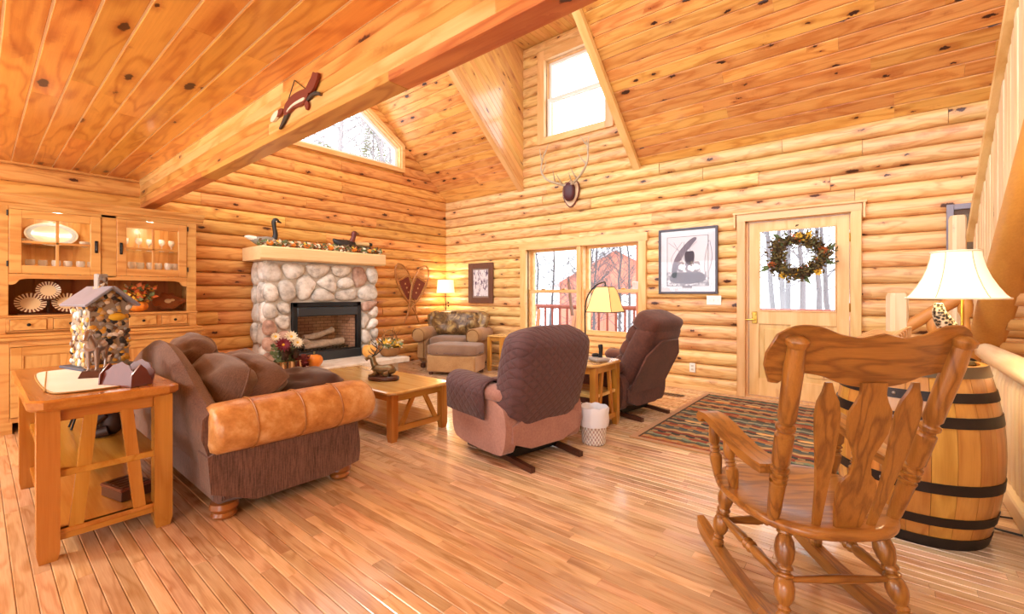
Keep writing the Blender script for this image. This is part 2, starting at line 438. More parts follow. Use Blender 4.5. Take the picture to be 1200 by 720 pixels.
# glulam beam: three laminations with visible seams
beam = thing('ceiling_beam', 'long glued pine beam along the edge of the flat ceiling', 'beam', (0, -4.62, 2.165))
for k, (z0, z1) in enumerate(((0, .045), (.045, .115), (.115, .185), (.185, .255), (.255, .34))):
    cs = cuts(0.0, XR, 1.8, 4.5, rp)
    for u, v in zip(cs, cs[1:]):
        obj('lamination', MB().b2(0, v-u, 0, .115, z0, z1, .003), K[rp.choice(('beam', 'beam2', 'beam3', 'beam'))], beam, loc=(u, 0, 0))
# dormer -----------------------------------------------------
dm = MB()
for x0, x1 in ((DX0-.1, DX0-.022), (DX1+.022, DX1+.1)):
    dm.prism([(0.1, Z0-.05), (0.1, DZ+.1), (-2.75, DZ+.1), (ry(SD)-.1, DZ+.05)], x0, x1, 'X')
dm.b2(DX0-.1, DX1+.1, -2.7, .1, DZ+.022, DZ+.1)
dorm = struct('wall_dormer', dm, K['plank'], 'dormer well lined with narrow pine boards around the high window')
CWd = .09
def cheek(xx, nx):
    # boards run up the slope, stacked away from the roof plane
    n = int((DZ-Z0)*cos(TH)/CWd)+1
    for i in range(n):
        o0, o1 = i*CWd, (i+1)*CWd                           # offset above the roof plane
        def cut(off):                                       # slope distance range: from wall y=0 up to the flat dormer ceiling
            lo = off*math.tan(TH)                           # y = -s cos + off sin = 0
            hi = (DZ-Z0-off*cos(TH))/sin(TH); return lo, hi
        (a0, a1), (b0, b1) = cut(o0+.001), cut(min(o1-.001, (DZ-Z0)*cos(TH)-.002))
        P = lambda s_, o_, x: (x, -s_*cos(TH)+o_*sin(TH), Z0+s_*sin(TH)+o_*cos(TH))
        oo = min(o1-.001, (DZ-Z0)*cos(TH)-.002)
        if oo <= o0+.01: continue
        # local frame: X up the slope, Y perpendicular, Z into the cheek
        X = Vector((0, -cos(TH), sin(TH))); Y = Vector((0, sin(TH), cos(TH))); Zv = X.cross(Y)
        m = MB(); z = -.02 if Zv.x*nx > 0 else .02; g = .004 if z > 0 else -.004
        lo = [(a0, o0+.001, g), (a1, o0+.001, g), (b1, oo, g), (b0, oo, g)]
        inn = [(a0+.003, o0+.004, 0), (a1-.003, o0+.004, 0), (b1-.003, oo-.003, 0), (b0+.003, oo-.003, 0)]
        bkk = [(p[0], p[1], z) for p in lo]
        m.rings([inn, lo, bkk])
        obj('plank', m, K['dormer'], dorm, mtx=frame((xx, 0, Z0), X, Y, Zv))
cheek(DX0, 1); cheek(DX1, -1)
nb = 22; w = (DX1-DX0)/nb
for i in range(nb):
    obj('plank', plank_mesh(2.62, w, .02, .003), K['dormer'], dorm, mtx=Matrix.Translation((DX0+(i+.5)*w, 0, DZ)) @ Matrix.Rotation(-pi/2, 4, 'Z'), fix=False)
for k, x in enumerate((DX0-.04, DX1+.04)):
    t = MB().b2(0, SD+.05, -.05, .05, -.03, .03, .004)
    o = obj('trim_%d' % (k+1), t, K['trim'], None, mtx=frame((x, -.03, Z0-.03), (0, -cos(TH), sin(TH)), (1, 0, 0), Vector((0, -cos(TH), sin(TH))).cross(Vector((1, 0, 0)))))
    o['kind'] = 'structure'; o['label'] = 'pine edge board running up the side of the dormer opening'
struct('wall_right', MB().prism([(0.2, 0), (0.2, Z0-.05), (RIDGE_Y, Z0-SL*RIDGE_Y), (YB, Z0-.05), (YB, 0)], XR, XR+.15, 'X'), K['log'], 'log gable wall past the staircase')
struct('wall_front', MB().b2(-.2, XR+.15, YB-.15, YB, 0, .35).b2(-.2, XR+.15, YB-.15, YB, 2.3, 2.6).b2(-.2, .3, YB-.15, YB, .35, 2.3).b2(4.6, 5.4, YB-.15, YB, .35, 2.3).b2(9.2, XR+.15, YB-.15, YB, .35, 2.3), K['log'], 'log wall with windows behind the viewer')
# windows ----------------------------------------------------
def wpart(root, name, mb, mat): return obj(name, mb, mat, root)
def sash(root, x0, x1, z0, z1, y, fr=.045, mat='trim', th=.035):
    m = MB()
    m.b2(x0, x0+fr, y-th/2, y+th/2, z0, z1, .004); m.b2(x1-fr, x1, y-th/2, y+th/2, z0, z1, .004)
    m.b2(x0+fr, x1-fr, y-th/2, y+th/2, z0, z0+fr, .004); m.b2(x0+fr, x1-fr, y-th/2, y+th/2, z1-fr, z1, .004)
    s_ = obj('sash', m, K[mat], root)
    obj('pane', MB().b2(x0+fr-.005, x1-fr+.005, y-.003, y+.003, z0+fr-.005, z1-fr+.005), K['glass'], s_)
    return s_
w1 = struct('window_1', MB().b2(1.96, 2.0, -.02, .2, .62, 1.96).b2(3.93, 3.97, -.02, .2, .62, 1.96).b2(1.96, 3.97, -.02, .2, .6, .64).b2(1.96, 3.97, -.02, .2, 1.93, 1.97).b2(2.93, 3.05, -.02, .2, .6, 1.96), K['trim'], 'wide double-hung pair of windows overlooking the snowy deck')
for (x0, x1, z0, z1, nm) in ((1.88, 2.0, .56, 1.925, 'casing'), (3.93, 4.04, .56, 1.925, 'casing'), (1.86, 4.06, 1.92, 2.035, 'head_casing'), (1.84, 4.08, .53, .58, 'sill'), (1.9, 4.02, .44, .53, 'apron')):
    obj(nm, MB().b2(x0, x1, -.075 if nm != 'sill' else -.11, .015, z0, z1, .004), K['trim'], w1)
obj('mullion', MB().b2(2.955, 3.025, -.06, .02, .6, 1.93, .004), K['trim'], w1)
for x0, x1 in ((2.0, 2.94), (3.04, 3.93)):
    sash(w1, x0, x1, 1.22, 1.93, .10); s2 = sash(w1, x0, x1, .62, 1.27, .05)
    for q in (.3, .7): obj('sash_lock', MB().b2(-.03, .03, -.012, .012, 0, .015, .003), K['brass'], w1, loc=(x0+(x1-x0)*q, .04, 1.27))
w2 = struct('window_2', MB().b2(2.32, 2.36, .0, .2, 3.66, 4.93).b2(3.43, 3.47, .0, .2, 3.66, 4.93).b2(2.32, 3.47, .0, .2, 3.64, 3.68).b2(2.32, 3.47, .0, .2, 4.91, 4.95), K['trim'], 'high double-hung window in the dormer, blown out white')
for (x0, x1, z0, z1) in ((2.23, 2.36, 3.58, 5.06), (3.43, 3.56, 3.58, 5.06), (2.36, 3.43, 4.91, 5.06), (2.36, 3.43, 3.58, 3.68)):
    obj('casing', MB().b2(x0, x1, -.07, .02, z0, z1, .004), K['trim'], w2)
sash(w2, 2.36, 3.43, 4.27, 4.92, .10, .05, 'vinyl'); sash(w2, 2.36, 3.43, 3.68, 4.32, .05, .05, 'vinyl')
# trapezoid gable window
y1, zb, zr, k = TW['y1'], TW['zb'], TW['zr'], TW['k']
def trap(e, far=-5.0): # outline shrunk by e, counted from the corner side
    c = 1/math.cos(math.atan(k))
    return [(y1-e, zb+e), (y1-e, zr-e*c+e*k), (far, zr-e*c-k*(far-y1)), (far, zb+e)]
def band(e0, e1, x0, x1, far=-5.0):
    a, b = trap(e0, far), trap(e1, far); m = MB()
    for i in (0, 1):
        m.prism([a[i], a[i+1], b[i+1], b[i]], x0, x1, 'X')
    m.prism([a[3], a[0], b[0], b[3]], x0, x1, 'X'); return m
w3 = struct('window_3', band(.05, .075, -.2, .02), K['trim'], 'slant-topped gable window under the roof rake')
obj('casing', band(-.005, .055, -.015, .055), K['trim'], w3, sharp=20); fr = obj('sash', band(.075, .125, -.12, -.06), K['vinyl'], w3, sharp=20)
q = trap(.12)
obj('pane', MB().prism(q, -.093, -.087, 'X'), K['glass'], fr)
# door --------------------------------------------------------
d1 = struct('door_1', MB().b2(5.22, 5.27, -.02, .2, 0, 2.05).b2(6.215, 6.26, -.02, .2, 0, 2.05).b2(5.22, 6.26, -.02, .2, 2.04, 2.08).b2(5.22, 6.26, -.05, .2, 0, .025), K['trim'], 'pine entry door with a big glass lite and a wreath')
for (x0, x1, z0, z1, nm) in ((5.155, 5.245, 0, 2.06, 'casing'), (6.225, 6.315, 0, 2.06, 'casing'), (5.15, 6.32, 2.05, 2.14, 'head_casing'), (5.115, 6.36, 2.135, 2.16, 'head_cap')):
    obj(nm, MB().b2(x0, x1, -.075 if nm != 'head_cap' else -.095, .015, z0, z1, .004), K['trim'], d1)
for x in (5.122, 6.325): obj('head_return', MB().b2(x, x+.022, -.09, .0, 1.98, 2.14, .003), K['trim'], d1)
sl = MB(); X0, X1, yy0, yy1 = 5.275, 6.212, -.012, .035
sl.b2(X0, 5.375, yy0, yy1, .03, 2.035, .002).b2(6.105, X1, yy0, yy1, .03, 2.035, .002).b2(5.375, 6.105, yy0, yy1, 1.935, 2.035, .002).b2(5.375, 6.105, yy0, yy1, .86, 1.005, .002).b2(5.375, 6.105, yy0, yy1, .03, .23, .002).b2(5.69, 5.785, yy0, yy1, .23, .86, .002)
leaf = obj('door_leaf', sl, K['trim'], d1)
for a, b in ((5.375, 5.69), (5.785, 6.105)):
    obj('panel', MB().b2(a, b, .006, .026, .23, .86).b2(a+.05, b-.05, -.004, .02, .28, .81, .012), K['trim'], d1)
obj('glass_lite', MB().b2(5.37, 6.11, .009, .015, 1.0, 1.94), K['glass'], d1)
gm = MB()
for a in ((5.375, 5.39, 1.005, 1.935), (6.09, 6.105, 1.005, 1.935), (5.39, 6.09, 1.005, 1.02), (5.39, 6.09, 1.92, 1.935)): gm.b2(a[0], a[1], -.02, .0, a[2], a[3], .003)
obj('glazing_bead', gm, K['trim'], d1)
obj('lock_plate', MB().b2(5.305, 5.36, -.02, -.01, .86, 1.0, .004).tube([(5.332, -.012, .975), (5.332, -.035, .975)], [.022, .018], 12), K['brass'], d1)
obj('door_handle', MB().tube([(5.332, -.015, .91), (5.332, -.06, .91)], .011, 8).tube([(5.332, -.058, .91), (5.29, -.062, .905), (5.24, -.06, .905)], [.011, .009, .007], 8), K['brass'], d1)
for z in (.3, 1.02, 1.75): obj('hinge', MB().tube([(6.218, -.018, z), (6.218, -.018, z+.09)], .008, 8), K['brass'], d1)
# base board and little wall plates
o = struct('baseboard_back', MB().b2(4.05, 5.15, -.055, -.02, 0, .05, .004).b2(0.05, 4.05, -.055, -.02, 0, .05, .004).b2(6.32, XR, -.055, -.02, 0, .05, .004), K['trim'], 'low pine shoe moulding along the log wall')
sw = thing('light_switch', 'cream three-gang light switch plate below the owl picture', 'light switch', (4.895, -.045, 1.07))
obj('plate', MB().b2(-.085, .085, -.012, 0, 0, .115, .004), K['white'], sw)
for x in (-.047, 0, .047): obj('toggle', MB().b2(x-.006, x+.006, -.022, -.01, .045, .07, .002), K['white'], sw)
ol = thing('wall_outlet', 'cream wall outlet low between the brown recliner and the door', 'outlet', (4.64, -.045, .22))
obj('plate', MB().b2(-.036, .036, -.012, 0, 0, .115, .004), K['white'], ol)
for z in (.022, .065): obj('socket', MB().b2(-.016, .016, -.015, -.01, z, z+.028, .003), plain('socket_grey', 'cfc8b8', .5), ol)
vt = thing('floor_vent', 'brown slotted floor register beside the log wall', 'floor vent', (4.52, -.5, 0), R_(0))
obj('vent_frame', MB().b2(-.16, .16, -.06, .06, .0005, .005, .001), K['darkwood'], vt)
for i in range(9): obj('slat', MB().b2(-.14+i*.034, -.128+i*.034, -.045, .045, .004, .008), K['iron'], vt)
# ------------------------------------------------------------ fireplace
FX, FY0, FY1 = .47, -3.50, -1.84          # stone front plane, left and right edge
IY0, IY1, IZ0, IZ1 = -3.15, -2.15, .29, 1.09
fp = thing('fireplace', 'rounded field stone fireplace with black gas insert against the log gable wall', 'fireplace', (.04, -2.67, 0))
ox, oy = .04, -2.67
def L(x0, x1, y0, y1, z0, z1, b=0.): return (x0-ox, x1-ox, y0-oy, y1-oy, z0, z1, b)
m = MB()
m.b2(*L(.04, FX, FY0+.05, IY0, 0, 1.63)); m.b2(*L(.04, FX, IY1, FY1-.05, 0, 1.63)); m.b2(*L(.04, FX, IY0, IY1, IZ1-.02, 1.63)); m.b2(*L(.04, FX, IY0, IY1, 0, IZ0+.01))
obj('mortar_body', m, K['mortar'], fp)
def clip(poly, nx, ny, d):   # keep nx*x+ny*y<=d
    out = []
    for i in range(len(poly)):
        a, b = poly[i], poly[(i+1) % len(poly)]; fa, fb = nx*a[0]+ny*a[1]-d, nx*b[0]+ny*b[1]-d
        if fa <= 0: out.append(a)
        if fa*fb < 0: t = fa/(fa-fb); out.append((a[0]+(b[0]-a[0])*t, a[1]+(b[1]-a[1])*t))
    return out
def cells(rect, pts, it=3):
    x0, x1, y0, y1 = rect
    for k in range(it+1):
        res = []
        for i, p in enumerate(pts):
            poly = [(x0, y0), (x1, y0), (x1, y1), (x0, y1)]
            for j, q in enumerate(pts):
                if i != j and poly:
                    nx, ny = q[0]-p[0], q[1]-p[1]; poly = clip(poly, nx, ny, (q[0]**2+q[1]**2-p[0]**2-p[1]**2)/2)
            res.append(poly)
        if k < it:
            pts = [((sum(v[0] for v in c)/len(c)*.6+p[0]*.4), (sum(v[1] for v in c)/len(c)*.6+p[1]*.4)) if c else p for c, p in zip(res, pts)]
    return [c for c in res if len(c) >= 3]
rs_ = random.Random(12)
def stone_mb(poly, dep):
    cx = sum(p[0] for p in poly)/len(poly); cy = sum(p[1] for p in poly)/len(poly)
    poly = [(p[0]-cx, p[1]-cy) for p in poly]
    sc = lambda k, e: [((p[0])*k*(1-e/max(.01, math.hypot(*p))), p[1]*k*(1-e/max(.01, math.hypot(*p)))) for p in poly]
    base = chaikin(chaikin(sc(1, .010), 1), 1)[::1]
    m = MB(); rr = rs_.random()*50; rings = []
    for k, z in ((1., -.02), (1., dep*.35), (.93, dep*.68), (.74, dep*.93), (.42, dep*1.05), (.12, dep*1.08)):
        ring = []
        for p in base:
            nz = noise.noise(Vector((p[0]*k*7+rr, p[1]*k*7, z*9)))
            ring.append((p[0]*k*(1+.06*nz), p[1]*k*(1+.06*nz), z+dep*.28*nz*(z > 0)))
        rings.append(ring)
    m.rings(rings); return m, cx, cy
def stones(rects, mtx, dep=.07):
    for rect, n in rects:
        x0, x1, y0, y1 = rect; pts = []
        nx = max(1, round((n*(x1-x0)/(y1-y0))**.5)); ny = max(1, round(n/nx))
        for j in range(ny):
            for i in range(nx):
                pts.append((x0+(x1-x0)*(i+.5+.5*(j % 2-.5)*(nx > 1))/nx+rs_.uniform(-.5, .5)*(x1-x0)/nx*.95, y0+(y1-y0)*(j+.5)/ny+rs_.uniform(-.5, .5)*(y1-y0)/ny*.95))
        for c in cells(rect, pts, 2):
            sm, cx, cy = stone_mb(c, dep*rs_.uniform(.75, 1.2))
            obj('stone', sm, K['stonep' if rs_.random() < .16 else 'stone'], fp, mtx=mtx @ Matrix.Translation((cx, cy, 0)), sharp=60)
# front plane frame: local X = +y world, local Y = z world, local Z = +x world
FR = frame((FX-.01-ox, -oy, 0), (0, 1, 0), (0, 0, 1), (1, 0, 0))
stones([((FY0, IY0-.01, .27, 1.10), 8), ((IY1+.01, FY1, .27, 1.10), 8), ((FY0, FY1, 1.10, 1.62), 17)], FR)
# left side return: local X = -x world ; Y = z ; Z = -y world
SD_ = frame((-ox, FY0+.06-oy, 0), (1, 0, 0), (0, 0, 1), (0, -1, 0))
stones([((.06, FX, 0.02, 1.62), 12)], SD_, .06)
SD2 = frame((-ox, FY1-.06-oy, 0), (-1, 0, 0), (0, 0, 1), (0, 1, 0))
stones([((-FX, -.06, .02, 1.62), 10)], SD2, .06)
# mantel log
mp = [(.06, 0), (.62, 0), (.645, .02), (.65, .15), (.63, .17), (.06, .17)]
mm = MB(); rgs = []
for y in (-3.585, -3.57, -3.0, -2.4, -1.82, -1.80):
    j = 0 if y < -3.58 or y > -1.805 else rs_.uniform(-.006, .006); sh = .985 if (y < -3.58 or y > -1.805) else 1
    rgs.append([(x*sh+j-ox, y-oy, 1.632+z*sh+j*.3) for x, z in mp])
mm.rings(rgs); obj('mantel', mm, wood('mantel_beam_pine', 'deae6c', 'f5d9a4', '8a4a22', rough=.45, kx=7, ky=2, kr=.03, rings=10, var=.02, ringamt=.3, long=0), fp, sharp=30)
# hearth: base and pale slabs
hb = obj('hearth_base', MB().b2(*L(FX, 1.08, -3.55, -1.9, 0, .215)), K['mortar'], fp)
yy = [-3.66, -3.02, -2.36, -1.74]
for a, b in zip(yy, yy[1:]):
    obj('hearth_slab', MB().b2(*L(FX-.02, 1.16+rs_.uniform(-.012, .012), a+.004, b-.004, .215, .285, .008)).jit(.006, 5, a), K['slab'], fp)
# gas insert
ins = MB()
fx = FX+.05
ins.b2(*L(FX-.05, fx, IY0, IY0+.07, IZ0, IZ1, .004)); ins.b2(*L(FX-.05, fx, IY1-.07, IY1, IZ0, IZ1, .004)); ins.b2(*L(FX-.05, fx, IY0, IY1, IZ1-.06, IZ1, .004))
it = obj('insert_frame', ins, K['black'], fp)
obj('upper_louver', MB().b2(*L(FX-.02, fx+.015, IY0+.06, IY1-.06, IZ1-.19, IZ1-.065, .012)), K['blackpaint'], fp)
obj('lower_louver', MB().b2(*L(FX-.02, fx+.02, IY0+.0, IY1-.0, IZ0-.005, IZ0+.12, .012)), K['blackpaint'], fp)
obj('louver_gap', MB().b2(*L(FX-.03, fx-.005, IY0+.06, IY1-.06, IZ0+.115, IZ0+.135)), K['black'], fp)
bm_ = NT('firebox_brick'); tc = bm_.coords(False)
sx = bm_.n('ShaderNodeSeparateXYZ', i_0=tc); vv = bm_.n('ShaderNodeCombineXYZ', i_0=bm_.math('ADD', sx.outputs[0], sx.outputs[1]), i_1=sx.outputs[2]).outputs[0]
br = bm_.n('ShaderNodeTexBrick', i_Vector=vv, i_Scale=1., i_Color1=lin('a8785a'), i_Color2=lin('c09272'), i_Mortar=lin('6e5040'))
br.inputs['Brick Width'].default_value = .115; br.inputs['Row Height'].default_value = .045; br.inputs['Mortar Size'].default_value = .004
bm_.set(Base_Color=br.outputs[0], Roughness=.85); bm_.bump(br.outputs['Fac'], -.4, .01)
fbx = MB(); iy0, iy1, iz0, iz1 = IY0+.07, IY1-.07, IZ0+.12, IZ1-.18
fbx.b2(*L(.09, .11, iy0, iy1, iz0, iz1)); fbx.add([(p[0]-ox, p[1]-oy, p[2]) for p in ((FX, iy0, iz0), (FX, iy0, iz1), (.11, iy0+.1, iz1), (.11, iy0+.1, iz0))], [(0, 1, 2, 3)]); fbx.add([(p[0]-ox, p[1]-oy, p[2]) for p in ((FX, iy1, iz0), (FX, iy1, iz1), (.11, iy1-.1, iz1), (.11, iy1-.1, iz0))], [(0, 1, 2, 3)])
obj('firebox', fbx, bm_.m, fp)
obj('firebox_floor', MB().b2(*L(.06, FX, iy0, iy1, iz0-.02, iz0)), K['black'], fp)
obj('firebox_lid', MB().b2(*L(.06, FX, iy0, iy1, iz1, iz1+.02)), K['black'], fp)
lg = plain('ceramic_bark', 'b09c86', .9, var=.5, vs=25, bump=.8, bs=40)
for pts, rad in ((((.36, -2.93, .47), (.38, -2.66, .50), (.37, -2.36, .52)), .055), (((.28, -2.98, .50), (.27, -2.7, .49), (.25, -2.34, .47)), .06), (((.33, -2.92, .60), (.31, -2.7, .62), (.29, -2.47, .68)), .04), (((.39, -2.99, .57), (.35, -2.85, .53), (.30, -2.72, .50)), .04)):
    sp = spline(pts, 5); b = MB().tube([(p.x-ox, p.y-oy, p.z) for p in sp], [rad*rs_.uniform(.85, 1.1) for _ in sp], 10); b.jit(.012, 14, rad*99)
    obj('gas_log', b, lg, fp, sharp=60)
gr = MB()
for i in range(13): gr.tube([(.42-ox, -2.98+i*.055-oy, iz0), (.42-ox, -2.98+i*.055-oy, iz0+.035), (.18-ox, -2.98+i*.055-oy, iz0+.035)], .007, 6)
gr.tube([(.42-ox, -3.0-oy, iz0+.035), (.42-ox, -2.3-oy, iz0+.035)], .008, 6)
obj('grate', gr, K['iron'], fp)
obj('glass_front', MB().b2(*L(FX+.0, FX+.004, iy0, iy1, iz0, iz1)), glassy('fireplace_glass', .05), fp)
# ------------------------------------------------------------ mantel decorations
leafG = plain('garland_leaf_green', '6f7d50', .7, var=.3); leafO = plain('autumn_leaf_orange', 'c8642c', .7, var=.3); leafC = plain('cream_petal', 'efe2c4', .7, var=.1); leafR = plain('maroon_petal', '7a1626', .6, var=.2); leafY = plain('yellow_petal', 'e3b23a', .7, var=.2); leafB = plain('dried_brown', '7a5a3a', .8, var=.3)
def leaf(b, p, d, n, ln, w):
    d = Vector(d).normalized(); n = Vector(n); s_ = d.cross(n).normalized(); n = s_.cross(d); p = Vector(p)
    b.add([p, p+d*ln*.45+s_*w+n*.12*ln, p+d*ln, p+d*ln*.45-s_*w+n*.12*ln, p+d*ln*.5], [(0, 1, 4), (1, 2, 4), (2, 3, 4), (3, 0, 4)])
def leaves(n, fn, ln, w, seed):
    r_ = random.Random(seed); b = MB()
    for _ in range(n):
        p = fn(r_); d = Vector((r_.uniform(-1, 1), r_.uniform(-1, 1), r_.uniform(-.3, 1)))
        nn = Vector((r_.uniform(-1, 1), r_.uniform(-1, 1), r_.uniform(-1, 1)))
        k = r_.uniform(.7, 1.3); leaf(b, p, d, nn, ln*k, w*k)
    return b
def pumpkin_mb(r, h, n=8):
    rs = []
    for i in range(9):
        ph = -pi/2+pi*i/8; ring = []
        for j in range(n*4):
            a = 2*pi*j/(n*4); rib = 1-.10*abs(cos(a*n/2))**3
            q = max(cos(ph), .06)**.8*r*rib; z = h*(sin(ph)-.18*(max(0, sin(ph))**6)); ring.append((q*cos(a), q*sin(a), z+h))
        rs.append(ring)
    return MB().rings(rs)
pk = plain('pumpkin_skin', 'e8892c', .45, var=.12, vs=8); pkp = plain('pale_pumpkin_skin', 'efae55', .5, var=.1, vs=8); stemM = plain('pumpkin_stem', '8a7a4a', .8)
def pumpkin(label, loc, r, h, mat, cat='pumpkin', name='pumpkin', group=None):
    t = thing(name, label, cat, loc, rs_.uniform(0, 3), group)
    obj('body', pumpkin_mb(r, h), mat, t, sharp=80)
    obj('stem', MB().tube([(0, 0, h*1.72), (.0, .0, h*1.95), (r*.12, 0, h*2.25)], [r*.16, r*.1, r*.12], 7), stemM, t); return t
MZ = 1.803
ga = thing('mantel_garland', 'autumn garland of leaves and tiny pumpkins along the mantel front', 'garland', (.48, -2.66, MZ))
obj('vine', MB().tube([(rs_.uniform(-.02, .02), -.86+i*.07, .02+rs_.uniform(0, .02)) for i in range(25)], .008, 6), leafB, ga)
ln_ = lambda r_: (r_.uniform(-.06, .1), r_.uniform(-.88, .88), r_.uniform(.0, .07))
for nm, mt, n, sd in (('green_leaves', leafG, 230, 1), ('cream_leaves', leafC, 130, 2), ('orange_leaves', leafO, 90, 3), ('brown_leaves', leafB, 130, 4)):
    o = obj(nm, leaves(n, ln_, .06, .017, sd), mt, ga, fix=False); o['kind'] = 'stuff'
for i, y in enumerate((-.80, -.52, -.33, .0, .36, .62)):
    g = obj('mini_pumpkin', pumpkin_mb(.042, .03), pk, ga, loc=(.07, y+.02, .015), sharp=80)
for i in range(9):
    y = -.7+i*.175; fl = MB()
    for k in range(8): leaf(fl, (0, 0, 0), (cos(k*pi/4), sin(k*pi/4), .5), (0, 0, 1), .035, .013)
    obj('flower', fl, leafC if i % 2 else leafY, ga, loc=(.09, y, .06), rot=(0, .7, 0), fix=False)
# goose decoy
dk = plain('decoy_black', '26201c', .5, var=.3); dkg = plain('decoy_grey', '8d8578', .6, var=.25); dkw = plain('decoy_white', 'e8e2d4', .6); dkb = plain('decoy_brown', '6a4630', .5, var=.3)
def tube_obj(nm, pts, rad, mat, t, n=10, sub_=4):
    sp = spline(pts, sub_); k = len(sp)-1; rr = []
    for i in range(len(sp)):
        u = i/k*(len(rad)-1); j = min(int(u), len(rad)-2); rr.append(rad[j]+(rad[j+1]-rad[j])*(u-j))
    return obj(nm, MB().tube(sp, rr, n), mat, t, sharp=70)
g = thing('goose_decoy', 'carved grey goose decoy with tall black neck at the mantel end', 'decoy', (.33, -3.40, MZ))
tube_obj('body', ((0, -.2, .10), (0, -.12, .085), (0, 0, .075), (0, .09, .08), (0, .13, .10)), (.008, .05, .075, .065, .03), dkg, g)
tube_obj('tail', ((0, -.13, .10), (0, -.2, .115), (0, -.25, .125)), (.04, .03, .01), dkw, g)
tube_obj('neck', ((0, .09, .09), (0, .115, .18), (0, .10, .28), (0, .095, .345), (0, .12, .372), (0, .15, .36)), (.042, .03, .026, .03, .033, .02), dk, g)
tube_obj('bill', ((0, .15, .36), (0, .19, .347)), (.017, .007), dk, g)
obj('cheek_patch', MB().ell((0, .115, .355), (.034, .018, .02), 10, 6), dkw, g)
g = thing('duck_decoy', 'dark carved wood duck decoy with rusty head on the mantel', 'decoy', (.36, -2.30, MZ)); g.scale = (1.2, 1.2, 1.3)
tube_obj('body', ((0, -.17, .15), (0, -.10, .11), (0, 0, .085), (0, .07, .10), (0, .11, .13)), (.008, .05, .075, .06, .03), dk, g)
tube_obj('neck', ((0, .07, .12), (0, .10, .19), (0, .11, .235), (0, .14, .245)), (.04, .028, .036, .02), plain('rust_brown', '6b2a20', .5, var=.2), g)
tube_obj('bill', ((0, .14, .245), (0, .18, .235)), (.016, .006), dkb, g)
obj('base', MB().b2(-.05, .05, -.08, .09, 0, .03, .006), K['darkwood'], g)
g = thing('wooden_box', 'long dark wooden calendar box with a pale rail behind the duck', 'box', (.30, -1.98, MZ))
obj('box_body', MB().b2(-.05, .05, -.17, .12, 0, .13, .006), K['darkwood'], g)
obj('rail', MB().tube([(0.0, -.2, .165), (0, .09, .17)], .034, 10), K['mantel'], g); obj('rail_end', MB().tube([(0, .085, .17), (0, .15, .172)], [.034, .026], 10), dk, g)
# ------------------------------------------------------------ things on the hearth
HZ = .288
wick = NT('wicker'); p = wick.coords(False)
w1n = wick.n('ShaderNodeTexWave', i_Vector=p, i_Scale=22., i_Distortion=1.5); w1n.bands_direction = 'Z'
wick.set(Base_Color=wick.mix(w1n.outputs['Fac'], lin('7a4c22'), lin('c0894c')), Roughness=.7); wick.bump(w1n.outputs['Fac'], .6, .01); wick = wick.m
b = thing('flower_basket', 'little plank basket of maroon and white daisies with pine cones on the hearth', 'flower basket', (1.0, -3.46, HZ), R_(10))
obj('crate', MB().b2(-.09, .09, -.16, .16, 0, .02).b2(-.1, -.08, -.17, .17, 0, .12, .004).b2(.08, .1, -.17, .17, 0, .12, .004).b2(-.1, .1, -.17, -.15, 0, .12, .004).b2(-.1, .1, .15, .17, 0, .12, .004), wick, b)
for i in range(6): obj('stave', MB().b2(.1, .108, -.15+i*.055, -.125+i*.055, .01, .12, .002), K['mantel'] if i % 2 else K['darkwood'], b)
o = obj('greenery', leaves(150, lambda r_: (r_.uniform(-.08, .1), r_.uniform(-.13, .13), r_.uniform(.1, .3)), .07, .02, 9), leafG, b, fix=False); o['kind'] = 'stuff'
def daisy(t, loc, mat, r=.07, n=14, cen=leafY):
    f = MB()
    for ring in (0, 1):
        for k in range(n): a = 2*pi*(k+ring*.5)/n; leaf(f, (0, 0, ring*.008), (cos(a), sin(a), .25+.3*ring), (0, 0, 1), r*(1-.2*ring), r*.2)
    d = obj('daisy', f, mat, t, loc=loc, rot=(0, R_(65), R_(-20)), fix=False)
    obj('flower_center', MB().ell((0, 0, .012), (.02, .02, .014), 10, 6), cen, d)
daisy(b, (.1, -.08, .32), leafR, .10); daisy(b, (.04, .06, .40), leafC, .085); daisy(b, (.1, .1, .33), leafC, .075)
daisy(b, (-.02, -.1, .41), leafC, .06)
def cone(t, loc, s):
    c = MB()
    for i in range(9):
        z = i/8; r = .9*sin(pi*(.15+.8*z)); 
        for k in range(9): a = 2*pi*(k+i*.5)/9; leaf(c, (r*s*.5*cos(a), r*s*.5*sin(a), z*s*1.6), (cos(a), sin(a), .5), (0, 0, 1), s*.5, s*.2)
    c.ell((0, 0, s*.8), (s*.45, s*.45, s*.8), 8, 6)
    obj('pine_cone', c, plain('pine_cone', '5a4030', .8, var=.3), t, loc=loc, fix=False)
cone(b, (.1, -.06, .14), .07); cone(b, (.12, .06, .15), .065); cone(b, (.06, .0, .17), .07)
pumpkin('orange ribbed pumpkin on the hearth beside the daisy basket', (1.0, -3.10, HZ), .105, .085, pk)
pumpkin('smooth pale orange pumpkin on the hearth right of the insert', (.80, -2.19, HZ), .105, .10, pkp)
b = thing('leaf_bunch', 'small bunch of dark red autumn leaves next to the ribbed pumpkin', 'leaves', (1.04, -3.27, HZ+.03))
o = obj('red_leaves', leaves(60, lambda r_: (r_.uniform(-.06, .06), r_.uniform(-.08, .08), r_.uniform(.0, .12)), .09, .03, 14), plain('dark_red_leaf', '6a1c16', .6, var=.3), b, fix=False); o['kind'] = 'stuff'
b = thing('gourd_basket', 'round basket of yellow flowers and twigs at the hearth end', 'flower basket', (.88, -1.90, HZ))
obj('basket_bowl', MB().lathe([(.09, 0), (.13, .03), (.15, .09), (.155, .13), (.14, .13), (.13, .05), (.02, .03)], 20), wick, b)
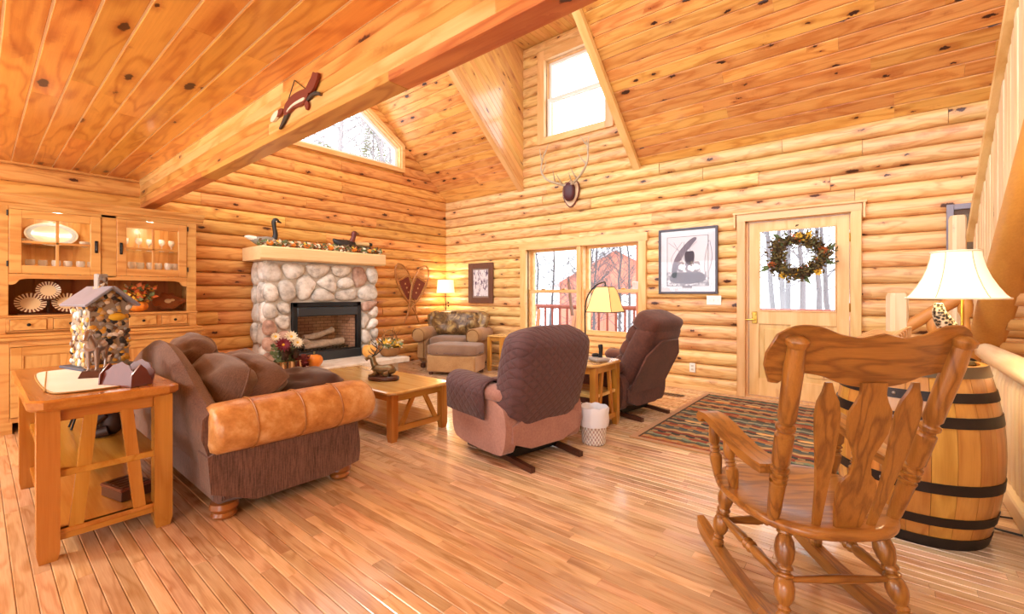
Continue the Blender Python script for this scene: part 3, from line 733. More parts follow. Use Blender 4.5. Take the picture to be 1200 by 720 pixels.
obj('basket_handle', MB().tube([(cos(a)*.0, cos(a)*.15, .12+sin(a)*.26) for a in [pi*i/14 for i in range(15)]], .01, 7), wick, b)
for nm, mt, n, sd in (('yellow_petals', leafY, 120, 21), ('green_leaves', leafG, 70, 22), ('cream_petals', leafC, 60, 23)):
    o = obj(nm, leaves(n, lambda r_: (r_.uniform(-.11, .11), r_.uniform(-.14, .16), r_.uniform(.12, .22)), .06, .022, sd), mt, b, fix=False); o['kind'] = 'stuff'
tw = MB()
for i in range(12):
    a = rs_.uniform(0, 6.3); q = spline([(0, 0, .1), (.07*cos(a), .07*sin(a), .25), (.14*cos(a), .16*sin(a), .32+rs_.uniform(0, .1))], 3); tw.tube(q, [.005*(1-i_/10) for i_ in range(len(q))], 5)
obj('twigs', tw, leafB, b)
# ------------------------------------------------------------ snowshoes on the gable wall
lace = plain('rawhide_lace', 'd9a866', .6); ash = plain('bent_ash', 'b9793c', .4, var=.15); felt = plain('snowshoe_red_panel', '7a3420', .7, var=.15)
def snowshoe(label, y, z, tilt, x, sz=1.0):
    t = thing('snowshoe', label, 'snowshoe', (x, y, z)); t.rotation_euler = (tilt, 0, 0); t['group'] = 'snowshoes crossed on the log wall'
    H = 1.08*sz
    prof = [(0, 0.0), (.012, .2), (.06, .36), (.125, .55), (.15, .72), (.135, .88), (.08, 1.0), (0, 1.05)]
    R1 = spline([(0, p[0]*sz, p[1]*H) for p in prof], 4); L1 = [Vector((0, -p.y, p.z)) for p in R1]
    obj('frame', MB().tube(R1, .013, 7).tube(L1, .013, 7), ash, t)
    def wid(zz):
        for p, q in zip(R1, R1[1:]):
            if p.z <= zz <= q.z: return p.y+(q.y-p.y)*(zz-p.z)/max(1e-6, q.z-p.z)
        return 0
    for zz in (.40*H, .80*H): obj('crossbar', MB().b2(-.008, .008, -wid(zz), wid(zz), zz-.012, zz+.012, .003), ash, t)
    pts = [(wid(q*H)*.92, q*H) for q in (.44, .5, .56, .62, .68, .74, .78)]
    obj('panel', MB().prism([(a*.78, b_) for a, b_ in pts]+[(-a*.78, b_) for a, b_ in pts[::-1]], -.003, .004, 'X'), felt, t)
    la = MB(); q = .42
    while q < .79:
        w_ = wid(q*H); la.tube([(.006, w_*.7, q*H), (.006, w_, (q+.02)*H)], .004, 5).tube([(.006, -w_*.7, q*H), (.006, -w_, (q+.02)*H)], .004, 5); q += .026
    for k in range(-9, 10):
        for dz in (1, -1):
            for lo, hi in ((.80, 1.04), (.1, .40)):
                y0 = k*.035; seg = []
                for i in range(15):
                    zz = lo+(hi-lo)*i/14; yv = y0+dz*(zz-(lo+hi)/2)*.55
                    if abs(yv) < wid(zz*H)-.004: seg.append((.0, yv, zz*H))
                if len(seg) > 1: la.tube([seg[0], seg[-1]], .0022, 4)
    obj('lacing', la, lace, t)
    # star embroidery
    for cz in (.55, .63, .70):
        sm = MB().prism([(cos(pi/2+k*pi/5)*(.022 if k % 2 == 0 else .009), cz*H+sin(pi/2+k*pi/5)*(.022 if k % 2 == 0 else .009)) for k in range(10)], .004, .006, 'X')
        obj('stitched_star', sm, lace, t)
snowshoe('rawhide-laced snowshoe leaning toward the fireplace on the log wall', -.70, .69, R_(24), .06)
snowshoe('rawhide-laced snowshoe leaning toward the room corner, crossed over its mate', -1.06, .69, R_(-26), .095)
# ------------------------------------------------------------ hutch against the gable wall
HY0, HY1, HU, HB = -5.72, -4.215, .50, .70      # y range, upper front, base front
hu = thing('china_hutch', 'big pine china hutch with glass doors, drawers and open plate shelf', 'hutch', (.05, -4.97, 0))
hx, hy = .05, -4.97
def Q(x0, x1, y0, y1, z0, z1, b=.003): return (x0-hx, x1-hx, y0-hy, y1-hy, z0, z1, b)
hw = K['hutch']
# base cabinet
m = MB(); m.b2(*Q(.07, HB-.02, HY0, HY0+.025, .0, .8)); m.b2(*Q(.07, HB-.02, HY1-.025, HY1, .0, .8)); m.b2(*Q(.07, HB-.03, HY0+.02, HY1-.02, .1, .12)); m.b2(*Q(.07, .09, HY0, HY1, .1, .8))
obj('base_body', m, hw, hu)
f = MB(); yc = -4.95
f.b2(*Q(HB-.025, HB, HY0, -5.615, 0, .8)); f.b2(*Q(HB-.025, HB, -4.285, HY1, 0, .8)); f.b2(*Q(HB-.025, HB, -5.615, -4.285, .745, .8)); f.b2(*Q(HB-.025, HB, -5.615, -4.285, .09, .135)); f.b2(*Q(HB-.025, HB, -5.0, -4.9, .135, .745))
obj('face_frame', f, hw, hu)
for a, b in ((HY0, -5.60), (-4.30, HY1)):
    obj('foot', MB().prism([(a-hy, 0), (b-hy, 0), (b-hy, .06), ((b if a == HY0 else b)-hy, .1), (a-hy, .1)], HB-.06-hx, HB+.004-hx, 'X'), hw, hu)
def panel_door(nm, y0, y1, z0, z1, x, fr=.07, glass=False, knob=None):
    d = MB(); d.b2(*Q(x, x+.022, y0, y0+fr, z0, z1)); d.b2(*Q(x, x+.022, y1-fr, y1, z0, z1)); d.b2(*Q(x, x+.022, y0+fr, y1-fr, z0, z0+fr)); d.b2(*Q(x, x+.022, y0+fr, y1-fr, z1-fr, z1))
    o = obj(nm, d, hw, hu)
    if glass:
        ym, zm = (y0+y1)/2, (z0+z1)/2
        obj('muntin', MB().b2(*Q(x+.002, x+.02, ym-.011, ym+.011, z0+fr, z1-fr)), hw, o); obj('muntin', MB().b2(*Q(x+.002, x+.02, y0+fr, y1-fr, zm-.011, zm+.011)), hw, o)
        for a, b in ((y0+fr, ym-.011), (ym+.011, y1-fr)):
            for c, e in ((z0+fr, zm-.011), (zm+.011, z1-fr)): obj('pane', MB().b2(*Q(x+.009, x+.013, a, b, c, e, 0)), K['glass'], o)
    else:
        n = 4; w = (y1-y0-2*fr)/n
        for i in range(n): obj('door_plank', MB().b2(*Q(x+.002, x+.012, y0+fr+i*w, y0+fr+(i+1)*w, z0+fr, z1-fr, .002)), hw, o)
        obj('panel_bead', MB().b2(*Q(x+.01, x+.02, y0+fr-.002, y0+fr+.01, z0+fr, z1-fr)).b2(*Q(x+.01, x+.02, y1-fr-.01, y1-fr+.002, z0+fr, z1-fr)).b2(*Q(x+.01, x+.02, y0+fr, y1-fr, z0+fr-.002, z0+fr+.01)).b2(*Q(x+.01, x+.02, y0+fr, y1-fr, z1-fr-.01, z1-fr+.002)), hw, o)
    if knob:
        h = obj('latch', MB().b2(*Q(x+.02, x+.03, knob-.012, knob+.012, (z0+z1)/2-.07, (z0+z1)/2+.05, .004)).tube([(x+.03-hx, knob-hy, (z0+z1)/2-.01), (x+.05-hx, knob-hy, (z0+z1)/2-.01)], .007, 8).tube([(x+.05-hx, knob-hy, (z0+z1)/2+.03), (x+.05-hx, knob-hy, (z0+z1)/2-.05)], [.005, .009], 8), K['iron'], o)
    return o
panel_door('base_door', -5.612, -5.004, .138, .742, HB-.008)
panel_door('base_door', -4.896, -4.288, .138, .742, HB-.008)
obj('waist_moulding', MB().b2(*Q(.07, HB+.035, HY0-.02, HY1+.02, .8, .83, .008)).b2(*Q(.07, HB+.02, HY0-.01, HY1+.01, .83, .855, .008)), hw, hu)
# drawers between base and shelf
ud = HU+.06
m = MB(); m.b2(*Q(.07, ud-.02, HY0+.01, HY1-.01, .855, .87)); m.b2(*Q(ud-.02, ud, HY0+.01, -5.63, .855, 1.0)); m.b2(*Q(ud-.02, ud, -4.29, HY1-.01, .855, 1.0)); m.b2(*Q(.07, ud-.02, HY0+.01, HY0+.03, .87, 1.0)); m.b2(*Q(.07, ud-.02, HY1-.03, HY1-.01, .87, 1.0))
dn = 5; dw = (5.63-4.29)/dn
for i in range(dn+1): m.b2(*Q(ud-.02, ud, max(-5.63, -5.63+i*dw-.02), min(-4.29, -5.63+i*dw+.02), .87, .99))
m.b2(*Q(ud-.02, ud, -5.63, -4.29, .865, .88)); m.b2(*Q(ud-.02, ud, -5.63, -4.29, .98, .995))
obj('drawer_case', m, hw, hu)
for i in range(dn):
    a = -5.63+i*dw+.022; d = obj('drawer', MB().b2(*Q(ud-.25, ud+.012, a, a+dw-.044, .882, .978, .004)), hw, hu)
    obj('knob', MB().lathe([(.004, 0), (.006, .012), (.013, .018), (.014, .026), (.006, .03)], 12), K['iron'], d, mtx=frame((ud+.012-hx, a+dw/2-.022-hy, .93), (0, 1, 0), (0, 0, 1), (1, 0, 0)))
obj('shelf_board', MB().b2(*Q(.07, ud+.012, HY0, HY1, .995, 1.015, .006)), hw, hu)
# upper carcass
m = MB(); m.b2(*Q(.07, HU, HY0, HY0+.025, 1.015, 2.0)); m.b2(*Q(.07, HU, HY1-.025, HY1, 1.015, 2.0)); m.b2(*Q(.07, HU, HY0, HY1, 1.98, 2.0)); m.b2(*Q(.07, HU-.02, HY0+.02, HY1-.02, 1.36, 1.38))
obj('upper_body', m, hw, hu)
nbk = 11; w = (HY1-HY0-.05)/nbk
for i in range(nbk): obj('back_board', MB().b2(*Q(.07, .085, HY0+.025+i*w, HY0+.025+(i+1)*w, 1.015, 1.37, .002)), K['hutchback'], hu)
for i in range(nbk): obj('upper_back_board', MB().b2(*Q(.07, .085, HY0+.025+i*w, HY0+.025+(i+1)*w, 1.372, 1.98, .002)), hw, hu)
f = MB(); f.b2(*Q(HU, HU+.022, HY0, -5.615, 1.015, 2.0)); f.b2(*Q(HU, HU+.022, -4.305, HY1, 1.015, 2.0)); f.b2(*Q(HU, HU+.022, -5.01, -4.895, 1.37, 2.0)); f.b2(*Q(HU, HU+.022, -5.615, -4.305, 1.965, 2.0))
obj('upper_face_frame', f, hw, hu)
ap = [(-5.615-hy, 1.385), (-5.615-hy, 1.29), (-5.59-hy, 1.29), (-5.57-hy, 1.30), (-5.55-hy, 1.335), (-5.50-hy, 1.345), (-4.42-hy, 1.345), (-4.37-hy, 1.335), (-4.35-hy, 1.30), (-4.33-hy, 1.29), (-4.305-hy, 1.29), (-4.305-hy, 1.385)]
obj('scalloped_apron', MB().prism(ap, HU-hx, HU+.022-hx, 'X'), hw, hu)
panel_door('glass_door', -5.612, -5.012, 1.39, 1.962, HU+.012, .075, True, -5.045)
panel_door('glass_door', -4.893, -4.308, 1.39, 1.962, HU+.012, .075, True, -4.86)
for z in (1.45, 1.9):
    for y in (-5.622, -4.296): obj('hinge', MB().tube([(HU+.03-hx, y-hy, z), (HU+.03-hx, y-hy, z+.05)], .006, 8), K['iron'], hu)
obj('inner_shelf', MB().b2(*Q(.085, HU-.08, HY0+.025, HY1-.025, 1.66, 1.672, 0)), K['glass'], hu)
cr = [(.07, 0), (HU+.03, 0), (HU+.035, .02), (HU+.055, .03), (HU+.06, .05), (HU+.09, .075), (HU+.095, .1), (.07, .1)]
c = MB()
c.rings([[(x-hx, y-hy, 1.99+z) for x, z in cr] for y in (HY0-.06, HY1+.06)]); obj('crown', c, hw, hu, sharp=20)
# two little lamps under the hutch top
for y in (-5.3, -4.6):
    obj('puck_light', MB().lathe([(.03, 0), (.03, .012), (.001, .012)], 14, (.28-hx, y-hy, 1.966)), plain('puck_glow', 'fff0d0', .5, emit='ffe6b8', es=3), hu)
# ---------------- dishes
chi = plain('white_china', 'c9c3b6', .25, coat=.2); blu = plain('china_blue_ring', '8e9aa4', .3); cm_ = NT('crystal'); cm_.set(Base_Color=lin('f6f4ee'), Roughness=.1, Alpha=.45); crys = cm_.m
gold = plain('plate_tan', 'e2c79a', .35); rim = NT('plate_rim_pattern'); p = rim.coords(False)
sp = rim.n('ShaderNodeSeparateXYZ', i_0=p); an = rim.math('ARCTAN2', sp.outputs[1], sp.outputs[0]); st = rim.math('GREATER_THAN', rim.math('SINE', rim.math('MULTIPLY', an, 22.)), .1)
rim.set(Base_Color=rim.mix(st, lin('6a2f16'), lin('e8d7b4')), Roughness=.35); rim = rim.m
t = thing('oval_platter', 'white oval china platter standing behind the left glass door', 'platter', (.155, -5.32, 1.673)); t.rotation_euler = (0, R_(-12), 0)
E1 = frame((0, 0, .118), (0, 1, 0), (0, 0, 1), (1, 0, 0))
obj('dish', MB().lathe([(.001, .0), (.10, .0), (.13, .012), (.185, .025), (.187, .03), (.13, .02), (.10, .008), (.001, .008)], 28, sq=.62), chi, t, mtx=E1)
obj('rim_band', MB().lathe([(.14, .024), (.172, .029), (.172, .032), (.14, .0265), (.14, .024)], 28, sq=.62, cap=False), blu, t, mtx=E1)
rd = random.Random(4)
for y in (-5.56, -5.48, -5.10, -5.05): pass
def cup(y, x, z, g, lb):
    t = thing('teacup', lb, 'cup', (x, y, z), rd.uniform(0, 6), g)
    obj('bowl', MB().lathe([(.02, 0), (.03, .01), (.04, .04), (.042, .055), (.038, .055), (.034, .03), (.001, .012)], 14), chi, t); obj('handle', MB().tube([(.038, 0, .045), (.06, 0, .04), (.055, 0, .02), (.034, 0, .018)], .005, 6), chi, t)
def goblet(y, x, z, g, lb, s=1.):
    t = thing('stemmed_glass', lb, 'glass', (x, y, z), 0, g)
    obj('foot', MB().lathe([(.001, 0), (.033*s, 0), (.03*s, .005), (.005*s, .012)], 14), crys, t); obj('stem', MB().lathe([(.005*s, .012), (.004*s, .05*s), (.006*s, .075*s)], 8), crys, t)
    obj('cup_bowl', MB().lathe([(.006*s, .075*s), (.032*s, .1*s), (.038*s, .13*s), (.034*s, .165*s), (.032*s, .165*s), (.034*s, .13*s), (.002, .085*s)], 14), crys, t)
for y, x in ((-5.57, .3), (-5.49, .26), (-5.10, .30)): cup(y, x, 1.673, 'cups beside the oval platter', 'white teacup next to the oval platter behind glass')
for i in range(7): goblet(-5.56+i*.085, .28+.05*(i % 2), 1.381, 'glasses behind the left hutch door', 'clear stemmed glass on the bottom shelf behind the left hutch door', .9)
for i in range(7): goblet(-4.82+i*.078, .28+.06*(i % 2), 1.381, 'glasses behind the right hutch door', 'clear stemmed glass on the bottom shelf behind the right hutch door', 1.0)
for i in range(5): goblet(-4.78+i*.1, .24+.06*(i % 2), 1.673, 'glasses on the upper right hutch shelf', 'clear stemmed glass on the upper shelf of the right hutch side', .8)
# plate rack with three decorated plates
def rim_plate(nm, r, lb, loc, lean, grp):
    t = thing('display_plate', lb, 'plate', loc, 0, grp); t.rotation_euler = (0, R_(lean), 0)
    Em = frame((0, 0, r*.98), (0, 1, 0), (0, 0, 1), (1, 0, 0))
    obj('plate_center', MB().lathe([(.001, 0), (r*.62, 0), (r*.64, .006), (.001, .006)], 26), gold, t, mtx=Em)
    obj('plate_rim', MB().lathe([(r*.62, .002), (r, .014), (r, .02), (r*.63, .008)], 26, cap=False), rim, t, mtx=Em); return t
G = 'dark-rimmed plates in the hutch'
rk = thing('plate_rack', 'dark wooden three-plate rack in the hutch alcove', 'rack', (.36, -5.36, 1.015))
obj('rack_base', MB().b2(-.04, .12, -.2, .2, 0, .012, .003), K['darkwood'], rk); obj('rack_post', MB().b2(-.02, .0, -.012, .012, 0, .23, .003), K['darkwood'], rk); obj('rack_ledge', MB().b2(-.02, .05, -.05, .05, .13, .142, .003), K['darkwood'], rk)
rim_plate('p', .085, 'cream plate with a dark striped rim, topmost on the plate rack', (.385, -5.36, 1.157), -14, G)
rim_plate('p', .105, 'cream plate with a dark striped rim, low on the rack beside the alcove post', (.42, -5.475, 1.028), -32, G)
rim_plate('p', .105, 'cream plate with a dark striped rim, low on the rack beside the striped gourd', (.42, -5.235, 1.028), -32, G)
t = thing('leaf_dish', 'small cream shell-shaped dish in front of the plates', 'dish', (.52, -5.13, 1.016))
obj('dish', MB().lathe([(.02, 0), (.05, .012), (.075, .03), (.07, .03), (.045, .016), (.001, .008)], 12, sq=.7), gold, t)
sg = NT('striped_gourd'); p = sg.coords(False); sp = sg.n('ShaderNodeSeparateXYZ', i_0=p); an = sg.math('ARCTAN2', sp.outputs[1], sp.outputs[0])
sg.set(Base_Color=sg.mix(sg.math('GREATER_THAN', sg.math('SINE', sg.math('MULTIPLY', an, 8.)), .2), lin('d4583a'), lin('efe2cc')), Roughness=.4)
pumpkin('red and white striped gourd on the hutch shelf', (.44, -5.0, 1.016), .06, .05, sg.m, 'gourd', 'gourd')
t = thing('pumpkin_bouquet', 'orange pumpkin planted with autumn flowers in the hutch alcove', 'flower arrangement', (.40, -4.70, 1.016))
obj('pumpkin_pot', pumpkin_mb(.085, .06), pk, t, sharp=80)
for nm, mt, n, sd in (('orange_petals', leafO, 90, 31), ('yellow_petals', leafY, 60, 32), ('green_leaves', leafG, 50, 33), ('brown_leaves', leafB, 40, 34)):
    o = obj(nm, leaves(n, lambda r_: (r_.uniform(-.05, .09), r_.uniform(-.11, .11), r_.uniform(.10, .26)), .055, .02, sd), mt, t, fix=False); o['kind'] = 'stuff'
t = thing('leaf_tray', 'brown wooden leaf-shaped tray leaning in the hutch alcove', 'tray', (.30, -4.42, 1.016)); t.rotation_euler = (0, R_(-14), 0)
ol = [(-.15, .10), (-.13, .17), (-.08, .16), (-.06, .215), (.0, .19), (.05, .205), (.06, .17), (.13, .14), (.18, .11), (.13, .08), (.07, .04), (.04, .015), (.0, .03), (-.05, .01), (-.08, .05), (-.13, .045)]
ol = chaikin(ol, 1)
lm = MB(); lm.rings([[(h, p[0]*s_, .11+(p[1]-.11)*s_) for p in ol] for h, s_ in ((0, .9), (0.0, 1.0), (.02, 1.02), (.02, .93), (.008, .8), (.006, .1))]); obj('tray', lm, plain('leaf_tray_wood', '8f4a1c', .4, var=.2), t)
obj('carved_seeds', MB().ell((.012, 0, .11), (.006, .035, .025), 10, 6).ell((.012, .04, .12), (.006, .025, .015), 10, 6), gold, t)['kind'] = 'stuff'
# dark baseboard heater under the hutch
t = thing('floor_register', 'long dark louvred floor register on the wall under the hutch', 'register', (.2, -5.2, 0))
obj('register_case', MB().b2(-.05, .05, -.45, .45, 0, .085, .006), K['iron'], t)
for i in range(10): obj('fin', MB().b2(.05, .056, -.43+i*.088, -.36+i*.088, .015, .07, .002), K['black'], t)
# ------------------------------------------------------------ upholstery materials
def fabric(name, a, b, sc=220., bump=.5, rough=.9, sheen=.3, stripe=0.):
    m = NT(name); p = m.coords(); n = m.noise(p, sc, 2., .7); n2 = m.noise(p, 5., 2., .5)
    f = m.math('MULTIPLY_ADD', n2, .5, m.math('MULTIPLY', n, .5)); f = m.math('MULTIPLY_ADD', m.math('SUBTRACT', f, .5), 1.8, .5, clamp=True)
    if stripe:
        w = m.n('ShaderNodeTexNoise', i_Vector=m.vmul(p, (260, 260, 12)), i_Scale=1., i_Detail=2.).outputs[0]
        f = m.math('ADD', m.math('MULTIPLY', f, 1-stripe), m.math('MULTIPLY', m.math('MULTIPLY_ADD', m.math('SUBTRACT', w, .5), 3., .5, clamp=True), stripe))
    m.set(Base_Color=m.mix(f, lin(a), lin(b)), Roughness=rough, Sheen_Weight=sheen, Sheen_Roughness=.5)
    m.bump(n, bump, .002); return m.m
K['sofa'] = fabric('brown_chenille', '281511', '8e6858', 75, 1., stripe=.5)
K['pillow'] = fabric('brown_corduroy', '442a20', '80604e', 90, .6, stripe=.4)
K['leather'] = None
lm_ = NT('tan_leather'); p = lm_.coords(); n = lm_.noise(p, 9., 4., .65); n2 = lm_.noise(p, 60., 3., .6)
lm_.set(Base_Color=lm_.ramp(n, [(.3, lin('ac6c30')), (.52, lin('cf9656')), (.72, lin('e6bd88'))]), Roughness=.33); lm_.bump(lm_.math('ADD', n2, lm_.math('MULTIPLY', n, .6)), .35, .008); K['leather'] = lm_.m
def pillow_mb(w, h, t, n=12, flange=0.0, seed=0, wr=.012):
    # pillow in local XZ plane, thickness along Y
    rs = []; vs = []; fs = []
    def shp(u, v):
        a = (1-abs(u)**2.6)*(1-abs(v)**2.6); return t/2*max(a, 0)**.42
    for sgn in (1, -1):
        o = len(vs)
        for j in range(n+1):
            for i in range(n+1):
                u, v = -1+2*i/n, -1+2*j/n; k = 1-.07*(abs(u)**2)*(1-abs(v)) ; k2 = 1-.07*(abs(v)**2)*(1-abs(u))
                d = shp(u, v); w_ = noise.noise(Vector((u*2.3+seed, v*2.3, sgn*3.1+seed)))*wr*(d/(t/2)+.1)
                rk_ = 1-.16*(u*v)**2; vs.append((u*w/2*k2*rk_, sgn*(d+w_*1.5), v*h/2*k*rk_))
        for j in range(n):
            for i in range(n):
                a = o+j*(n+1)+i; q = (a, a+1, a+n+2, a+n+1); fs.append(q if sgn < 0 else q[::-1])
    m = MB().add(vs, fs)
    return m
def seam(w, h, e=0.0):
    pts = []; e -= .0
    for a in range(33):
        t_ = 2*pi*a/32; c, s_ = cos(t_), sin(t_); k = 1/max(abs(c), abs(s_)); u, v = max(-1, min(1, c*k)), max(-1, min(1, s_*k))
        rk_ = 1-.16*(u*v)**2; pts.append((u*w/2*(1-.07*abs(v)**2*(1-abs(u)))*rk_, 0, v*h/2*(1-.07*abs(u)**2*(1-abs(v)))*rk_))
    return pts
# ------------------------------------------------------------ sofa
so = thing('sofa', 'brown chenille camelback sofa with rolled tan leather arms', 'sofa', (2.78, -4.56, 0))
SX = 1.02                         # half length to the outside of the arm panel
def sb(z0, z1, y0, y1, x0, x1, b=.03): return MB().b2(x0, x1, y0, y1, z0, z1, b)
obj('base_frame', sb(.08, .36, -.44, .36, -SX+.03, SX-.03, .03), K['sofa'], so)
# camel back: profile along x, raked
bk_ = MB(); rings = []
for i in range(25):
    u = -1+2*i/24; x = u*(SX-.02); top = .60+.30*(cos(u*pi)*.5+.5)**.75
    pr = [(-.40, .12), (-.455, .3), (-.505, top-.14), (-.50, top-.04), (-.455, top), (-.40, top-.03), (-.35, top-.12), (-.30, .40), (-.28, .30)]
    rings.append([(x, y, z) for y, z in pr])
bk_.rings(rings); obj('back', bk_, K['sofa'], so, sharp=50)
for sx in (-1, 1):
    # side panel
    pp = [(-.46, .075), (.37, .075), (.39, .2), (.365, .36), (.36, .46), (-.49, .46)]
    obj('arm_panel', MB().prism(chaikin(pp, 1), sx*(SX-.17), sx*SX, 'X'), K['sofa'], so, sharp=40)
    # rolled leather arm: fat log lying front to back
    rings = []
    for i, (y, s_) in enumerate(((-.475, .55), (-.465, .85), (-.44, .98), (-.3, 1.0), (-.28, .985), (-.26, 1.0), (-.05, 1.01), (-.03, .985), (-.01, 1.01), (.18, 1.02), (.2, .99), (.22, 1.02), (.37, 1.0), (.42, .95), (.445, .82), (.455, .5))):
        ring = []
        for k in range(20):
            a = 2*pi*k/20; ring.append((sx*(SX-.05)+.155*s_*cos(a)*(1.06 if cos(a)*sx > 0 else .95), y, .49+.128*s_*sin(a)+.014*max(0, sin(a))))
        rings.append(ring)
    ra_ = obj('rolled_arm', MB().rings(rings).jit(.006, 7, sx), K['leather'], so, sharp=70)
    for y in (-.28, -.03, .2): obj('stitched_seam', MB().tube([(sx*(SX-.05)+.158*cos(a)*(1.06 if cos(a)*sx > 0 else .95), y, .49+.131*sin(a)+.014*max(0, sin(a))) for a in [2*pi*k/24 for k in range(25)]], .004, 5), plain('leather_welt', 'a8713a', .4), ra_)
    for y in (-.38, .29):
        obj('bun_foot', MB().lathe([(.04, 0), (.056, .006), (.064, .02), (.056, .036), (.062, .044), (.072, .06), (.066, .085), (.04, .09)], 18), plain('bun_walnut', '9a5c24', .3, coat=.4), so, loc=(sx*(SX-.09), y, 0))
for x in (-.42, .42):
    obj('seat_cushion', MB().ell((x, .05, .42), (.425, .36, .09), 28, 10, .35), K['sofa'], so, sharp=70)
for x, ry_, sd in ((-.45, 0, 2), (.35, R_(3), 5)):
    o = obj('back_cushion', pillow_mb(.82, .46, .28, 14, seed=sd, wr=.03), K['pillow'], so, loc=(x, -.25, .585), rot=(R_(-24), ry_, 0), sharp=80); obj('piping', MB().tube(seam(.82, .46), .007, 5), K['pillow'], o)
def pillow(label, loc, rot, w, h, t, mat, sd, ties=False):
    r_ = thing('throw_pillow', label, 'pillow', loc); r_.rotation_euler = rot
    o = obj('cover', pillow_mb(w, h, t, 16, seed=sd, wr=.03), mat, r_, sharp=80); obj('piping', MB().tube(seam(w, h), .008, 5), mat, r_)
    return r_
pillow('plump brown corduroy pillow slumped over the arm end of the sofa', (3.16, -4.68, .635), (R_(-62), R_(10), R_(4)), .74, .44, .24, K['pillow'], 3)
pillow('brown corduroy pillow against the middle of the sofa back', (2.5, -4.80, .735), (R_(-50), R_(6), R_(-5)), .66, .38, .24, K['pillow'], 8)
pillow('chocolate brown pillow lying flat on the sofa seat', (3.28, -4.33, .56), (R_(-76), R_(3), R_(10)), .56, .42, .18, fabric('chocolate_velvet', '2c150e', '54301f', 140), 13)
# ------------------------------------------------------------ coffee table, sofa table, end tables (mission style with slanted braces)
def clipped(x0, x1, y0, y1, c): return [(x0+c, y0), (x1-c, y0), (x1, y0+c), (x1, y1-c), (x1-c, y1), (x0+c, y1), (x0, y1-c), (x0, y0+c)]
def aframe_table(name, label, cat, loc, lx, ly, h, leg=.07, top=.035, over=.03, shelf=(.14,), rz=0., mat='maple', tmat='mapletop', brace=True, ends=True, tiles=0, group=None):
    t = thing(name, label, cat, loc, rz, group)
    X, Y = lx/2, ly/2
    if tiles:
        m = MB(); m.b2(-X-over, X+over, -Y-over, -Y+.07, h-top, h, .006); m.b2(-X-over, X+over, Y-.07, Y+over, h-top, h, .006); m.b2(-X-over, -X+.07, -Y+.07, Y-.07, h-top, h, .006); m.b2(X-.07, X+over, -Y+.07, Y-.07, h-top, h, .006)
        obj('top_rim', m, K[mat], t)
        wx = (2*X-.14)/tiles
        for i in range(tiles): obj('top_tile', MB().b2(-X+.07+i*wx+.002, -X+.07+(i+1)*wx-.002, -Y+.07, Y-.07, h-top, h-.001, .002), K[tmat], t)
    else:
        tp = MB(); o_ = clipped(-X-over, X+over, -Y-over, Y+over, .05)
        i_ = clipped(-X-over+.012, X+over-.012, -Y-over+.012, Y+over-.012, .046)
        tp.rings([[(p[0], p[1], h-top) for p in i_], [(p[0], p[1], h-top+.012) for p in o_], [(p[0], p[1], h-.008) for p in o_], [(p[0], p[1], h) for p in i_]]); obj('table_top', tp, K[tmat], t, sharp=25)
    for sx in (-1, 1):
        for sy in (-1, 1):
            lgm = MB(); c = sx*(X-leg/2), sy*(Y-leg/2); b = leg/2
            lgm.rings([[(c[0]+i*b*k, c[1]+j*b*k, z) for i, j in ((-1, -1), (1, -1), (1, 1), (-1, 1))] for z, k in ((0, .78), (.045, 1), (h-top, 1))]); obj('leg', lgm, K[mat], t, sharp=20)
    for sy in (-1, 1): obj('apron', MB().b2(-X+leg, X-leg, sy*(Y-leg*.5)-.011, sy*(Y-leg*.5)+.011, h-top-.06, h-top, .003), K[mat], t)
    zs = shelf[0]
    for sx in (-1, 1):
        x = sx*(X-leg*.5)
        obj('apron', MB().b2(x-.011, x+.011, -Y+leg, Y-leg, h-top-.06, h-top, .003), K[mat], t)
        obj('rail', MB().b2(x-.013, x+.013, -Y+leg, Y-leg, zs-.05, zs, .003), K[mat], t)
        if brace:
            w_ = leg*.33; d = .012
            for sy in (-1, 1):
                y0, y1 = sy*(Y-leg-.055), sy*.065
                if ly > .7: y1 = sy*.1
                z0, z1 = zs, h-top-.05
                obj('slanted_brace', MB().rings([[(x+i*d, y0+j*w_, z0) for i, j in ((-1, -1), (1, -1), (1, 1), (-1, 1))], [(x+i*d, y1+j*w_, z1) for i, j in ((-1, -1), (1, -1), (1, 1), (-1, 1))]]), K[mat], t, sharp=20)
    for k, z in enumerate(shelf): obj('shelf', MB().b2(-X+.02, X-.02, -Y+.02+leg*.3, Y-.02-leg*.3, z-.03 if k else z-.022, z, .003), K[tmat], t)
    return t
aframe_table('coffee_table', 'long honey wood coffee table with slanted end braces and low shelf', 'coffee table', (2.73, -3.37, 0), 1.40, .60, .415, .065, .03, .03, (.12,))
aframe_table('sofa_table', 'tall honey wood console table behind the sofa holding the birdhouse', 'console table', (2.95, -5.385, 0), 1.28, .49, .735, .075, .05, .03, (.13, .40), mat='maple', tmat='maple')
aframe_table('end_table', 'honey wood end table between the two recliners', 'end table', (4.28, -2.21, 0), .62, .46, .60, .055, .03, .025, (.12, .33))
aframe_table('side_table', 'small honey wood side table beside the corner armchair', 'side table', (1.88, -.50, 0), .30, .40, .56, .05, .025, .02, (.10,), brace=False)
aframe_table('corner_table', 'small honey wood table in the room corner under the iron lamp', 'corner table', (.25, -.24, 0), .32, .32, .62, .045, .025, .02, (.15,), brace=False)
